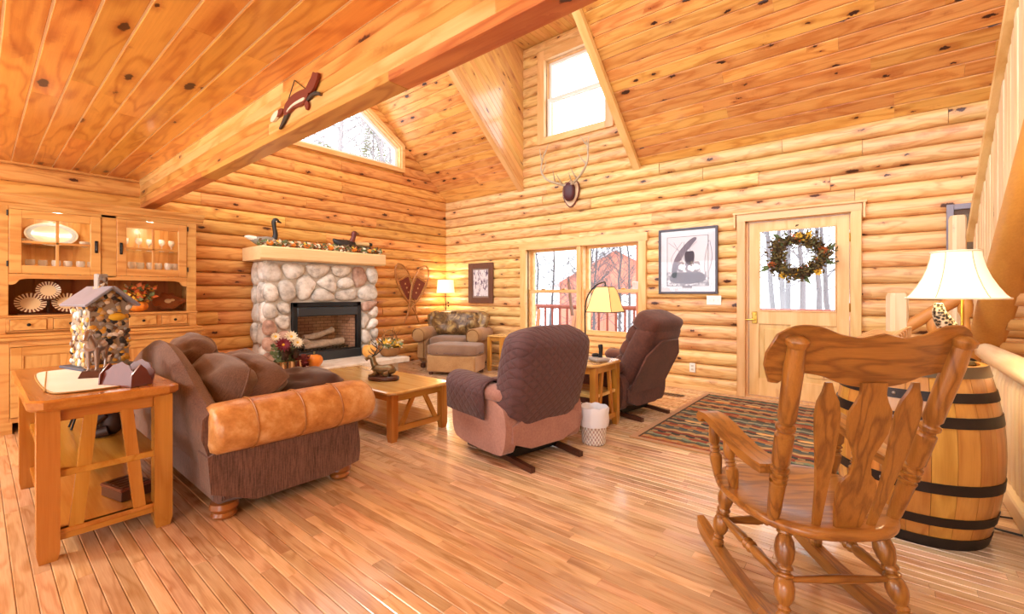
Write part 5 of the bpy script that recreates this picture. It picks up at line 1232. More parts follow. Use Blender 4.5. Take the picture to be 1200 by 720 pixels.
# seat: dished, wider at the front
def seat_ring(k, z):
    ring = []
    for i in range(40):
        a = 2*pi*i/40; x = .288*math.copysign(abs(cos(a))**.72, cos(a)); y = sin(a); y = (.26 if y > 0 else .30)*math.copysign(abs(y)**.8, y)-.01
        x *= 1+.06*(y/.3); ring.append((x*k, y*k, z+.025*(y*k+.3)/.56))
    return ring
obj('seat', MB().rings([seat_ring(.93, .368), seat_ring(.985, .372), seat_ring(1, .382), seat_ring(1, .392), seat_ring(.985, .402), seat_ring(.9, .404), seat_ring(.6, .392), seat_ring(.15, .388)]), oak, rc, sharp=60)
for sx in (-1, 1):
    fl_ = ((sx*.19, .17, .385), (sx*.225, .215, .062)); rl_ = ((sx*.165, -.19, .378), (sx*.215, -.265, .062))
    for a, b in (fl_, rl_): obj('leg', MB().turned(b, a, TP('leg', 1.2), 14), oak, rc)
    # rocker
    pts = [(sx*.222, -.50+i*.05, .031+.30*((-.50+i*.05+.02)**2)) for i in range(19)]
    rg = [[(x+dx*(1-.3*(i in (0, 18))), y, z+dz) for dx, dz in ((-.022, -.028), (.022, -.028), (.024, .028), (-.024, .028))] for i, (x, y, z) in enumerate(pts)]
    obj('rocker', MB().rings(rg), oak, rc, sharp=25)
    lp = lambda p, q, t: tuple(Vector(p).lerp(Vector(q), t))
    obj('side_stretcher', MB().turned(lp(*fl_, .55), lp(*rl_, .58), TP('str', 1.35), 12), oak, rc)
    # back post
    b0, b1 = (sx*.215, -.20, .395), (sx*.262, -.415, 1.075)
    obj('back_post', MB().turned(b0, b1, TP('post', 1.3), 14), oak, rc)
    # arm with scroll
    pr_ = [(-.245, .613), (-.20, .612), (-.10, .622), (.0, .645), (.08, .668), (.16, .682), (.215, .678), (.235, .655), (.225, .635), (.2, .632), (.19, .648), (.17, .655), (.10, .637), (.0, .612), (-.10, .586), (-.20, .578), (-.245, .58)]
    am = MB(); rg = []
    for dx, k in ((-.043, .0), (-.037, 1), (.037, 1), (.043, 0)): rg.append([(sx*(.243+.05*(p[0]+.245))+dx, p[0], p[1]) for p in pr_])
    am.rings(rg); obj('armrest', am, oak, rc, sharp=35)
    for y, x in ((.135, .268), (.02, .262)):
        z1 = .65 if y > .1 else .624
        obj('arm_spindle', MB().turned((sx*(x-.02), y+.02 if y > .1 else y, .40), (sx*(x+.012), y, z1), TP('spin', 1.3), 12), oak, rc)
lerp = lambda p, q, t: tuple(Vector(p).lerp(Vector(q), t))
obj('front_stretcher', MB().turned((-.21, .198, .19), (.21, .198, .19), TP('str', 1.35), 12), oak, rc)
obj('rear_stretcher', MB().turned((-.19, -.232, .20), (.19, -.232, .20), [(0, .009), (.2, .012), (.5, .016), (.8, .012), (1, .009)], 12), oak, rc)
# crest rail: bowed serpentine board
top = [(-.325, .02), (-.33, .06), (-.315, .115), (-.285, .145), (-.24, .155), (-.19, .15), (-.13, .125), (-.07, .115), (0, .135), (.07, .115), (.13, .125), (.19, .15), (.24, .155), (.285, .145), (.315, .115), (.33, .06), (.325, .02)]
bot = [(.30, -.03), (.29, -.045), (.27, -.02), (.22, .0), (.16, -.01), (.10, -.035), (.05, -.045), (0, -.047), (-.05, -.045), (-.10, -.035), (-.16, -.01), (-.22, .0), (-.27, -.02), (-.29, -.045), (-.30, -.03)]
ol_ = top+bot
def bow(x): return -.045*(1-(x/.33)**2)
bx_ = Vector((0, -.30, .95)); tilt = R_(17)
def crest(d): return [(x, -.36+bow(x)+d-(z)*math.tan(tilt)+.02, .955+z) for x, z in ol_]
inn_ = lambda d, k: [(x*k, -.36+bow(x*k)+d-((z-.05)*k+.05)*math.tan(tilt)+.02, .955+(z-.05)*k+.05) for x, z in ol_]
# build the board as vertical strips so that it bows cleanly
N_ = 30; xs_ = [-.33+.66*i/N_ for i in range(N_+1)]
def ev(pl, x):
    pl = sorted(pl)
    for a, b in zip(pl, pl[1:]):
        if a[0] <= x <= b[0]: return a[1]+(b[1]-a[1])*(x-a[0])/max(1e-6, b[0]-a[0])
    return pl[0][1] if x < pl[0][0] else pl[-1][1]
topf = [(-.332, .05), (-.325, .095), (-.305, .13), (-.27, .15), (-.235, .155), (-.19, .15), (-.13, .125), (-.07, .113), (0, .128), (.07, .113), (.13, .125), (.19, .15), (.235, .155), (.27, .15), (.305, .13), (.325, .095), (.332, .05)]
botf = [(-.332, .03), (-.315, -.03), (-.295, -.05), (-.27, -.02), (-.22, .0), (-.16, -.01), (-.10, -.035), (-.05, -.045), (0, -.047), (.05, -.045), (.10, -.035), (.16, -.01), (.22, .0), (.27, -.02), (.295, -.05), (.315, -.03), (.332, .03)]
rg = []
for x in xs_:
    zt, zb_ = ev(topf, x), ev(botf, x); P = lambda z, d: (x, -.352+bow(x)+d-z*math.tan(tilt), .955+z)
    rg.append([P(zb_, .004), P(zb_, .018), P(zt, .018), P(zt+.003, .011), P(zt, .004)])
obj('crest_rail', MB().rings(rg), oak, rc, sharp=50)
# splats
def splat(nm, x0, x1, prof, y0=-.205, z0=.395, zt=.925):
    rg = []
    n = len(prof)
    for i, (t_, hw_) in enumerate(prof):
        hw_ *= 1.12
        z = z0+(zt-z0)*t_; y = y0+(-.36+bow(x1)-y0+.02)*t_-.012*sin(pi*t_); x = x0+(x1-x0)*t_
        rg.append([(x-hw_, y-.006, z), (x+hw_, y-.006, z), (x+hw_, y+.006, z), (x-hw_, y+.006, z)])
    obj(nm, MB().rings(rg), oak, rc, sharp=30)
fid = [(0, .036), (.06, .042), (.16, .052), (.27, .058), (.33, .055), (.37, .046), (.40, .032), (.47, .024), (.53, .027), (.60, .042), (.68, .058), (.76, .062), (.82, .06), (.88, .045), (.93, .036), (1, .036)]
splat('fiddle_splat', .0, .0, fid, y0=-.265)
arrow = [(0, .011), (.1, .013), (.3, .018), (.5, .026), (.68, .034), (.8, .036), (.88, .03), (.94, .016), (1, .008)]
splat('arrow_splat', -.095, -.14, arrow, y0=-.25); splat('arrow_splat', .095, .14, arrow, y0=-.25)
# ------------------------------------------------------------ oak barrel
BC = CAM+FW*2.36+RT*2.13
ba = thing('oak_barrel', 'varnished oak barrel with black iron hoops used as a lamp stand', 'barrel', (BC.x, BC.y, 0), .3)
BH = .86
def br(z): u = (z/BH-.5)*2; return .335-.062*u*u
ns = 22
for i in range(ns):
    a0, a1 = 2*pi*i/ns+.003, 2*pi*(i+1)/ns-.003; rg = []
    for k in range(13):
        z = BH*k/12; r = br(z); am_ = (a0+a1)/2
        rg.append([(r*cos(a0), r*sin(a0), z), (r*1.008*cos(am_), r*1.008*sin(am_), z), (r*cos(a1), r*sin(a1), z), ((r-.022)*cos(a1), (r-.022)*sin(a1), z), ((r-.022)*cos(a0), (r-.022)*sin(a0), z)])
    m = MB().rings(rg); obj('stave', m, K['barrel'], ba, sharp=30)
obj('barrel_head', MB().lathe([(.001, BH-.035), (br(BH)-.02, BH-.035), (br(BH)-.02, BH-.02), (.001, BH-.02)], 28), K['barrel'], ba)
obj('lower_head', MB().lathe([(.001, .03), (br(0)-.02, .03), (br(0)-.02, .045), (.001, .045)], 28), K['barrel'], ba)
obj('bung', MB().tube([(.325*cos(3.7), .325*sin(3.7), .46), (.345*cos(3.7), .345*sin(3.7), .46)], .03, 14), K['maple'], ba)
hoop = plain('hoop_iron', '2e2522', .4, .5, var=.3)
for z0, z1 in ((.0, .055), (.115, .16), (.275, .325), (.585, .635), (.70, .745), (.81, .862)):
    n_ = 44
    h_ = obj('hoop', MB().rings([[(r*cos(2*pi*j/n_), r*sin(2*pi*j/n_), z) for j in range(n_)] for z, r in ((z0, br(z0)+.0015), (z0, br(z0)+.006), (z1, br(z1)+.006), (z1, br(z1)+.0015))], cap=False), hoop if z1 < .8 else plain('hoop_grey', '6a5c48', .45, .5), ba, sharp=40)
    for da in (0, .13): obj('rivet', MB().ell(((br((z0+z1)/2)+.008)*cos(4.02+da), (br((z0+z1)/2)+.008)*sin(4.02+da), (z0+z1)/2), (.009, .009, .009), 8, 6), plain('rivet_steel', '9a948c', .35, .7), h_)
# ------------------------------------------------------------ lamp on the barrel
LP = CAM+FW*2.34+RT*2.33; LZ = BH-.02
lt = thing('barrel_lamp', 'speckled trout lamp with a wide ivory bell shade on the barrel', 'lamp', (LP.x, LP.y, LZ), YAW)
obj('lamp_foot', MB().lathe([(.085, 0), (.09, .008), (.08, .02), (.03, .03)], 22), plain('foot_bronze', '6a5a3c', .35, .6), lt)
sk = NT('trout_speckle'); p = sk.coords(False); v = sk.n('ShaderNodeTexVoronoi', i_Vector=p, i_Scale=75.).outputs['Distance']
sk.set(Base_Color=sk.ramp(v, [(.4, lin('1c1a18')), (.52, lin('8d7f66')), (.75, lin('d6cab2'))]), Roughness=.35)
fp_ = spline([(.02, 0, .02), (.025, 0, .08), (.0, 0, .15), (-.045, 0, .21), (-.075, 0, .27), (-.08, 0, .32)], 5)
obj('trout', MB().tube(fp_, [.012+.03*sin(pi*(.12+.82*i/(len(fp_)-1)))**1.2 for i in range(len(fp_))], 12), sk.m, lt, sharp=80)
obj('tail_fin', MB().prism([(.0, .0), (.05, -.0), (.035, .03), (.06, .06), (.02, .045), (-.01, .05)], -.004, .004, 'Y'), sk.m, lt, loc=(0, 0, .01))
obj('lamp_pole', MB().tube([(.045, 0, .02), (.045, 0, .42)], .007, 8), K['brass'], lt)
def shade_ring(r, z): return [((r)*cos(a)+.01, r*sin(a), z) for a in [2*pi*i/36 for i in range(36)]]
Z_ = 1.185-LZ
obj('shade', MB().rings([shade_ring(r, Z_+z) for r, z in ((.198, 0), (.18, .02), (.155, .06), (.13, .11), (.112, .16), (.100, .21), (.096, .245))], cap=False), shC, lt, sharp=60, fix=False)
for r, z in ((.199, 0), (.097, .245)): obj('shade_band', MB().tube([(p[0], p[1], p[2]) for p in shade_ring(r, Z_+z)]+[shade_ring(r, Z_+z)[0]], .005, 6), plain('ivory_band', 'f3e6c8', .7), lt)
for k in range(6):
    a = k*pi/3+.4; obj('shade_seam', MB().tube([(r*1.004*cos(a)+.01, r*1.004*sin(a), Z_+z) for r, z in ((.198, 0), (.18, .02), (.155, .06), (.13, .11), (.112, .16), (.100, .21), (.096, .245))], .0025, 5), plain('seam_tan', 'c9b48c', .7), lt)
plight('barrel_lamp_light', (LP.x, LP.y, 1.30), 9)
t = thing('twig_bundle', 'bundle of bare tan twigs lying over the barrel edge behind the rocker', 'twigs', tuple(CAM+FW*2.25+RT*1.98-Vector((0, 0, CAM.z-BH+.0))))
for i in range(7):
    a = YAW+R_(170+i*5); d = Vector((cos(a), sin(a), 0)); q = spline([(0, 0, .02), (.03*(i-3)/3, .0, .12+.01*i), tuple(d*.13+Vector((0, 0, .16-.008*i))), tuple(d*.30+Vector((0, 0, .06+.012*i)))], 4)
    obj('twig', MB().tube(q, .0055, 6), plain('twig_tan', 'cda06a', .6, var=.2), t)
t = thing('carved_bird', 'small pale blue and white carved bird on the barrel top', 'ornament', tuple(CAM+FW*2.28+RT*2.13-Vector((0, 0, CAM.z-BH+.02))), YAW)
obj('body', MB().ell((0, 0, .045), (.055, .03, .035), 12, 8).jit(.006, 30), plain('blue_white', 'aeb9c4', .5, var=.5, vs=90), t); obj('head', MB().ell((.045, 0, .08), (.02, .018, .018), 10, 7), plain('bird_white', 'e8e4da', .5), t); obj('perch', MB().lathe([(.03, 0), (.025, .012)], 10), K['maple'], t)
# lamp cord
pc = [LP+Vector((.03, .02, LZ+.02-LP.z+0))]
rr_ = br(BH)+.02
e_ = Vector((BC.x, BC.y, 0)); dr = (RT*.97+FW*-.22).normalized()
pts = [Vector((LP.x, LP.y, LZ+.012)), e_+dr*(br(BH)-.03)+Vector((0, 0, BH+.012)), e_+dr*(br(BH)+.02)+Vector((0, 0, BH-.02))]+[e_+dr*(br(z)+.018)+Vector((0, 0, z)) for z in (.7, .55, .43, .3, .16)]+[e_+dr*(br(.05)+.03)+Vector((0, 0, .03)), e_+dr*.42+Vector((0, -.05, .008)), e_+dr*.62+Vector((0, -.12, .008)), e_+dr*1.0+Vector((0, -.1, .008))]
t = tag(obj('lamp_cord', MB().tube(spline(pts, 5), .0055, 6), K['black'], None), 'black lamp cord running down the barrel to the floor', 'cord')
t = tag(obj('extension_cord', MB().tube(spline([e_+dr*.36+Vector((-.02, .16, .008)), e_+dr*.6+Vector((0, .12, .008)), e_+dr*1.1+Vector((.1, .05, .008))], 5), .005, 6), K['black'], None), 'thin black cord lying on the floor behind the barrel', 'cord')
# ------------------------------------------------------------ log staircase and guard rail
GX = 7.06
gd = thing('stair_guard', 'pale peeled log guard rail with close half-log pickets behind the barrel', 'railing', (GX, -2.9, 0))
obj('top_rail', MB().tube([(0, 1.93, .765), (0, 1.91, .775), (0, 1.86, .78), (0, 1.0, .785), (0, 0, .785), (0, -1.6, .785)], [.03, .05, .062, .066, .066, .066], 14), K['pale'], gd, sharp=50)
obj('curb', MB().b2(-.06, .06, -1.6, 1.9, 0, .10, .008), K['pale'], gd)
for i in range(38):
    y = 1.86-i*.092; b = MB().rings([[(.0+r*cos(a)*.8, y+r*sin(a), z) for a in [2*pi*k/10 for k in range(10)]] for r, z in ((.03, .10), (.042, .13), (.044, .4), (.043, .66), (.026, .73))])
    obj('picket', b, K['pale'], gd, sharp=50)
SX_ = 7.05
st = thing('log_staircase', 'steep log staircase with pale slat railing rising past the door wall', 'staircase', (SX_, -.4, 0))
zr_ = lambda y: 1.67+.788*(-y-.43); zs_ = lambda y: .68+.70*(-y-.43)
Yw = lambda y: y+.4
obj('stringer_log', MB().tube([(.06, Yw(y), zs_(y)) for y in (-.28, -1.2, -2.2, -3.2, -4.4)], [.10, .105, .1, .1, .1], 14), K['stairlog'], st, sharp=60)
obj('handrail', MB().rings([[(dx, Yw(y), zr_(y)+dz) for dx, dz in ((-.03, -.04), (.03, -.04), (.035, .0), (.02, .035), (-.02, .035), (-.035, .0))] for y in (-.45, -1.2, -2.2, -3.2, -4.4)]), wood('rail_pine', 'c89458', 'e8c48e', None, rough=.45, rings=12), st, sharp=30)
for i in range(42):
    y = -.50-i*.092; sl_j = rs_.uniform(-.004, .004); z0, z1 = zs_(y)-.05, zr_(y)-.02+rs_.uniform(-.02, .01)
    obj('slat', MB().b2(-.012+sl_j+.02, .018+sl_j+.02, Yw(y)-.045, Yw(y)+.045, z0, z1, .006), K['pale'], st)
for i in range(12):
    y = -.62-i*.27; z = zs_(y)+.02
    obj('tread', MB().rings([[(x, Yw(y)+.15*cos(a), z+.09*min(0, sin(a))) for a in [pi+pi*k/8 for k in range(9)]] for x in (.12, 1.0)]), K['trim'], st, sharp=40)
obj('far_stringer', MB().tube([(1.05, Yw(y), zs_(y)) for y in (-.28, -2.2, -4.4)], .1, 12), K['stairlog'], st, sharp=60)
def newel(label, x, y, h, w=.13):
    t = thing('newel_post', label, 'newel post', (x, y, 0), R_(20)); k = w/2
    obj('post', MB().rings([[(sx*k*q*(1 if abs(sy) else 1), sy*k*q, z) for sx, sy in ((-1, -.6), (-.6, -1), (.6, -1), (1, -.6), (1, .6), (.6, 1), (-.6, 1), (-1, .6))] for z, q in ((0, 1), (h-.03, 1), (h, .85))]), K['pale'], t, sharp=25)
newel('pale squared newel post by the door at the foot of the stairs', 6.56, -1.15, 1.215, .12)
newel('tall pale newel post against the grey picture frame', 6.985, -.26, 1.90, .10)
newel('short pale log post beyond the guard rail', 7.40, -.62, .95, .11)
lf = thing('lower_flight', 'lower log steps with a slanted handrail between the pale newel posts', 'steps', (6.6, -.65, 0))
for i in range(3): obj('tread', MB().b2(.06+i*.16, .06+(i+1)*.16+.03, -.45, .5, .13+i*.17, .19+i*.17, .01), K['trim'], lf); 
for i in range(3): obj('riser', MB().b2(.08+i*.16, .1+i*.16, -.45, .5, i*.17 if i else 0, .13+i*.17), K['pale'], lf)
obj('landing', MB().b2(.56, 1.6, -.45, .5, .50, .57, .01), K['trim'], lf)
obj('handrail', MB().tube([(0.02, -.50, .95), (.50, -.50, 1.33)], .045, 10), K['stairlog'], lf)
for x, z in ((.17, 1.04), (.34, 1.18)): obj('baluster', MB().turned((x, -.50, z-.75), (x, -.50, z), [(0, .02), (.3, .035), (.7, .03), (.8, .022), (.86, .042), (.93, .045), (1, .03)], 10), K['stairlog'], lf)
# ------------------------------------------------------------ pictures
def frame_pic(label, x0, x1, z0, z1, fw, fmat, matw, pic, y=-.05, dep=.03, inner=None):
    t = thing('framed_picture', label, 'picture', ((x0+x1)/2, y, z0)); w, h = (x1-x0)/2, z1-z0
    for a in ((-w, -w+fw, 0, h), (w-fw, w, 0, h), (-w+fw, w-fw, 0, fw), (-w+fw, w-fw, h-fw, h)): obj('frame_rail', MB().b2(a[0], a[1], -dep, 0, a[2], a[3], .004), fmat, t)
    obj('mat_board', MB().b2(-w+fw, w-fw, -.012, -.006, fw, h-fw), matw, t)
    m = fw+ (inner or .06)
    obj('print', MB().b2(-w+m, w-m, -.015, -.012, m, h-m), pic, t)
    obj('picture_glass', MB().b2(-w+fw, w-fw, -.02, -.018, fw, h-fw), glassy('picture_glass', .05), t); return t, w, h, m
pp = NT('forest_print'); p = pp.coords(False); n = pp.noise(pp.vmul(p, (30., 10., 7.)), 1., 4., .7); n2 = pp.noise(p, 9., 3., .6)
pp.set(Base_Color=pp.mix(pp.math('GREATER_THAN', pp.math('ADD', n, pp.math('MULTIPLY', n2, .35)), .74), lin('e6dcdc'), lin('57405c')), Roughness=.5)
frame_pic('snowy woods print in a wide brown frame near the corner lamp', .68, 1.28, 1.04, 1.755, .10, plain('brown_frame', '6a4434', .4, var=.2), plain('taupe_mat', '9a8478', .8), pp.m, inner=.025)
pp = NT('etching_ground'); p = pp.coords(False); n = pp.noise(p, 26., 5., .75); sp = pp.n('ShaderNodeSeparateXYZ', i_0=p)
g_ = pp.math('MULTIPLY', pp.math('GREATER_THAN', n, .5), pp.math('LESS_THAN', sp.outputs[2], .28))
pp.set(Base_Color=pp.mix(g_, lin('d8d3d8'), lin('8f8894')), Roughness=.5)
t, w, h, m_ = frame_pic('pencil drawing of perched owls in a dark frame beside the door', 4.215, 4.945, 1.205, 2.04, .028, plain('charcoal_frame', '4a4652', .4), plain('white_mat', 'dcd8de', .8), pp.m, inner=.075)
ink = plain('graphite', '6f6876', .7, var=.35, vs=60); ink2 = plain('graphite_light', '8d8692', .7, var=.2, vs=80); ink3 = plain('graphite_dark', '3c3644', .7, var=.4, vs=80)
def flat(nm, poly, mat, y=-.0165): obj(nm, MB().prism(chaikin(poly, 2), y, y+.002, 'Y'), mat, t)
flat('drawn_trunk', [(-.20, .20), (-.13, .20), (-.12, .36), (-.04, .50), (.06, .62), (.13, .70), (.08, .72), (-.02, .64), (-.12, .52), (-.19, .38)], ink)
flat('drawn_stump', [(-.24, .13), (.22, .13), (.22, .25), (.1, .285), (-.08, .27), (-.2, .28)], ink)
for i, (x, z, s_) in enumerate(((.03, .44, 1.15), (-.08, .33, .9), (.02, .33, .9), (.11, .33, .9))):
    flat('drawn_owl', [(x-.035*s_, z-.06*s_), (x+.035*s_, z-.06*s_), (x+.055*s_, z+.02*s_), (x+.045*s_, z+.09*s_), (x, z+.085*s_), (x-.045*s_, z+.09*s_), (x-.055*s_, z+.02*s_)], ink3 if i == 0 else ink2, -.0185+.0001*i)
for i in range(9):
    x = -.2+.05*i; tw_ = MB().tube(spline([(x+.06, -.016, .28), (x+.1*sin(i), -.016, .45), (x+.14*cos(i*1.7), -.016, .66)], 4), .003, 4); obj('drawn_twig', tw_, ink2, t)
for a in ((-.255, -.25, .1, .73), (.25, .255, .1, .73), (-.255, .255, .1, .104), (-.255, .255, .726, .73)): obj('rule_line', MB().b2(a[0], a[1], -.0165, -.014, a[2], a[3]), ink3, t)
obj('title_plate', MB().b2(-.06, .06, -.0165, -.012, .075, .1), ink2, t)
frame_pic('grey framed picture behind the tall newel post', 6.93, 7.50, 1.50, 2.03, .05, plain('grey_frame', '8d8794', .4), plain('dark_brown_mat', '5a4232', .6), plain('dim_print', '6f6452', .5, var=.4, vs=8), inner=.05)
# ------------------------------------------------------------ antler mount
t = thing('antler_mount', 'elk antlers on a dark shield plaque under the dormer window', 'antlers', (2.86, -.05, 2.74))
sh = [(-.13, .10), (-.10, .16), (-.04, .15), (0, .18), (.04, .15), (.10, .16), (.14, .10), (.145, -.02), (.09, -.15), (0, -.24), (-.09, -.15), (-.145, -.02)]
pale_ = plain('plaque_pale_edge', 'd9b48c', .4)
sh = chaikin(sh, 1)
obj('shield', MB().rings([[(x*k, y, z*k) for x, z in sh] for y, k in ((0, 1), (-.012, 1), (-.028, .93), (-.028, .1))]), pale_, t, sharp=30)
obj('shield_rim', MB().tube([(x, -.012, z) for x, z in sh]+[(sh[0][0], -.012, sh[0][1])], .012, 6), mh, t)
obj('skull_cap', MB().ell((0, -.06, .0), (.095, .06, .14), 16, 10, .8), plain('leather_cap', '4a1c24', .5, var=.3), t, sharp=80)
bn = plain('antler_bone', 'b8a488', .5, var=.3)
for s_ in (-1, 1):
    mn = spline([(s_*.05, -.08, .10), (s_*.14, -.12, .13), (s_*.30, -.2, .20), (s_*.40, -.22, .34), (s_*.40, -.2, .50), (s_*.36, -.17, .66)], 6)
    o = obj('antler_beam', MB().tube(mn, [.022-.0004*i for i in range(len(mn))], 8), bn, t, sharp=70)
    for i, dv in ((3, (.02*s_, -.16, .10)), (8, (-.04*s_, -.13, .12)), (17, (-.12*s_, -.05, .13)), (24, (.03*s_, -.03, .16)), (27, (-.10*s_, -.02, .12))):
        p = mn[i]; d = Vector(dv); obj('tine', MB().tube(spline([p, p+d*.5, p+d+Vector((0, 0, .04))], 3), [.014, .013, .012, .010, .007, .005, .002], 6), bn, o)
# ------------------------------------------------------------ fox ornament on the beam
t = thing('fox_ornament', 'flat wooden running fox with white tail tip hung on the beam', 'ornament', (3.885, -4.624, 2.165))
fx_r = plain('fox_red', '7a3018', .6, var=.2, vs=15); fx_w = plain('fox_white', 'e8dcc4', .6); fx_d = plain('fox_dark', '3c3228', .6)
def cut_(nm, poly, mat, y0, y1, n=2): obj(nm, MB().prism([(x, .035+z*.64) for x, z in chaikin(poly, n)], y0, y1, 'Y'), mat, t)
k_ = .62/.6
cut_('body', [(-.16, .14), (-.13, .21), (-.04, .245), (.06, .24), (.13, .225), (.16, .17), (.12, .12), (.06, .10), (-.02, .125), (-.09, .10), (-.14, .09)], fx_r, -.014, 0)
cut_('belly', [(-.11, .105), (-.05, .135), (.04, .135), (.11, .125), (.12, .155), (.04, .16), (-.04, .155), (-.10, .13)], fx_w, -.018, -.013)
cut_('tail', [(-.16, .17), (-.2, .19), (-.24, .175), (-.26, .13), (-.22, .12), (-.17, .14)], fx_r, -.014, 0); cut_('tail_tip', [(-.22, .185), (-.27, .185), (-.33, .155), (-.34, .11), (-.29, .10), (-.24, .13)], fx_w, -.015, .0)
cut_('head', [(.12, .20), (.16, .25), (.20, .285), (.215, .325), (.235, .295), (.275, .29), (.27, .255), (.24, .20), (.21, .165), (.17, .16)], fx_r, -.02, -.005, 1)
cut_('front_leg', [(.12, .14), (.20, .165), (.26, .14), (.285, .105), (.265, .10), (.24, .125), (.19, .135), (.13, .11)], fx_d, -.012, 0); cut_('front_leg', [(.09, .13), (.14, .12), (.15, .06), (.125, .035), (.11, .06)], fx_r, -.01, 0); cut_('hind_leg', [(-.14, .12), (-.08, .12), (-.12, .06), (-.20, .0), (-.23, .0), (-.19, .05)], fx_d, -.012, 0)
obj('hanging_wire', MB().tube([(-.14, -.006, .145), (-.03, -.004, .275), (.12, -.006, .175)], .003, 5), K['iron'], t)
# ------------------------------------------------------------ wreath on the door
t = thing('door_wreath', 'brown dried flower wreath with yellow blooms hung on the door glass', 'wreath', (5.765, -.03, 1.61))
dt_ = plain('dried_dark', '57452c', .85, var=.4); dt2 = plain('dried_olive', '7a6a3c', .85, var=.3)
obj('vine_ring', MB().tube([(.215*cos(a), -.045+.01*sin(5*a), .19*sin(a)) for a in [2*pi*i/30 for i in range(31)]], .03, 8), dt_, t)
rw = lambda r_: (lambda a, q: ((.215+q*.07*cos(3*a))*cos(a)+r_.gauss(0, .034), -.05-abs(r_.gauss(0, .03)), (.19+q*.0)*sin(a)+r_.gauss(0, .032)))(r_.uniform(0, 6.283), r_.random())
for nm, mt, n, sd in (('dried_leaves', dt_, 1100, 41), ('olive_leaves', dt2, 800, 42), ('rust_petals', leafO, 60, 43), ('gold_petals', leafY, 60, 44), ('green_leaves', leafG, 60, 46)):
    o = obj(nm, leaves(n, rw, .045, .013, sd), mt, t, fix=False); o['kind'] = 'stuff'
for x, z, mt in ((.02, .23, leafY), (.1, .22, leafY), (-.13, -.2, leafY), (.19, -.17, leafY), (-.24, -.08, leafO), (.235, .06, leafO)):
    f = MB()
    for k in range(9): leaf(f, (0, 0, 0), (cos(k*.7), -.5, sin(k*.7)), (0, -1, 0), .05, .014)
    obj('bloom', f, mt, t, loc=(x, -.08, z), fix=False)
for x, z, dx, dz in ((-.25, -.1, -.12, -.06), (.22, -.06, .12, -.03), (-.15, .17, -.06, .08), (.25, .03, .09, .09), (.05, -.2, .05, -.07)):
    f = MB(); leaf(f, (0, 0, 0), (dx, -.02, dz), (0, -1, .2), .14, .022); leaf(f, (0, 0, 0), (dx, -.05, dz+.05), (0, -1, .2), .11, .02); obj('long_leaf', f, leafG, t, loc=(x, -.06, z), fix=False)
cone(t, (.05, -.09, -.25), .035); cone(t, (.10, -.09, -.23), .035)
# ------------------------------------------------------------ rug
RX0, RX1, RY0, RY1 = 4.83, 6.42, -2.30, -.16
ru = NT('lodge_rug_bands'); p = ru.coords(False); sp = ru.n('ShaderNodeSeparateXYZ', i_0=p); X_, Y_ = sp.outputs[0], sp.outputs[1]
zig = ru.math('MULTIPLY', ru.math('ABSOLUTE', ru.math('SUBTRACT', ru.math('FRACT', ru.math('MULTIPLY', X_, 8.)), .5)), .05)
yv = ru.math('ADD', Y_, ru.math('ADD', zig, ru.math('MULTIPLY', ru.noise(p, 40., 2., .6), .01)))
u = ru.math('FRACT', ru.math('DIVIDE', ru.math('ADD', yv, 1.1), 1.15))
cols = ['5e5e4c', '4a4638', 'a8552e', 'c88a4a', '5a5a4a', '8a9a7a', 'b98a58', '3f3c34', '8f3f2a', 'd0a468', '6a6450', '4a5a60', 'c27a3c', 'a04830', '5a5444', 'b9a07a', '3c3a34', '94492e', '7e8468', '464a4c', 'c9955a', '8a3e28', '5c5a4c', '9a9c86']
stops = [(i/len(cols), lin(c)) for i, c in enumerate(cols)]
col = ru.ramp(u, stops, 'CONSTANT')
# tiny woven motifs
mot = ru.math('MULTIPLY', ru.math('GREATER_THAN', ru.math('SINE', ru.math('MULTIPLY', X_, 52.)), .35), ru.math('GREATER_THAN', ru.math('SINE', ru.math('MULTIPLY', Y_, 64.)), .6))
col = ru.mix(ru.math('MULTIPLY', mot, .6), col, lin('d8b47a')); wv_ = ru.noise(p, 420., 1., .5)
col = ru.mix(ru.math('MULTIPLY', wv_, .55), col, lin('2c2620'), 'MULTIPLY')
ru.set(Base_Color=col, Roughness=.95); ru.bump(wv_, .5, .003)
rg_ = thing('area_rug', 'lodge style striped rug in rust, olive and tan before the door', 'rug', ((RX0+RX1)/2, (RY0+RY1)/2, 0)); hx_, hy_ = (RX1-RX0)/2, (RY1-RY0)/2
obj('field', MB().b2(-hx_+.05, hx_-.05, -hy_+.05, hy_-.05, .001, .009, .002), ru.m, rg_)
bd_ = fabric('rug_border_tan', '9a6430', 'c08a50', 200)
for a in ((-hx_, -hx_+.052, -hy_, hy_), (hx_-.052, hx_, -hy_, hy_), (-hx_+.052, hx_-.052, -hy_, -hy_+.052), (-hx_+.052, hx_-.052, hy_-.052, hy_)): obj('border', MB().b2(a[0], a[1], a[2], a[3], .001, .010, .002), bd_, rg_)
stripe_d = plain('rug_line_dark', '4a3a2a', .95)
for a in ((-hx_+.055, -hx_+.07, -hy_+.055, hy_-.055), (hx_-.07, hx_-.055, -hy_+.055, hy_-.055)): obj('edge_line', MB().b2(a[0], a[1], a[2], a[3], .001, .0095), stripe_d, rg_)
# leaping-fish and bear motifs woven on the bands
ml = plain('rug_motif_tan', 'd6a868', .95); mr_ = plain('rug_motif_rust', '8a3c24', .95)
for j, y in enumerate((-.82, -.30, .22, .70)):
    for i in range(5):
        x = -.62+i*.30+(.1 if j % 2 else 0)
        if abs(x) > hx_-.16: continue
        obj('fish_motif', MB().prism(chaikin([(x-.08, y), (x-.03, y+.03), (x+.04, y+.022), (x+.09, y+.035), (x+.075, y), (x+.09, y-.035), (x+.04, y-.022), (x-.03, y-.03)], 1), .0092, .0098), ml if j % 2 else mr_, rg_)
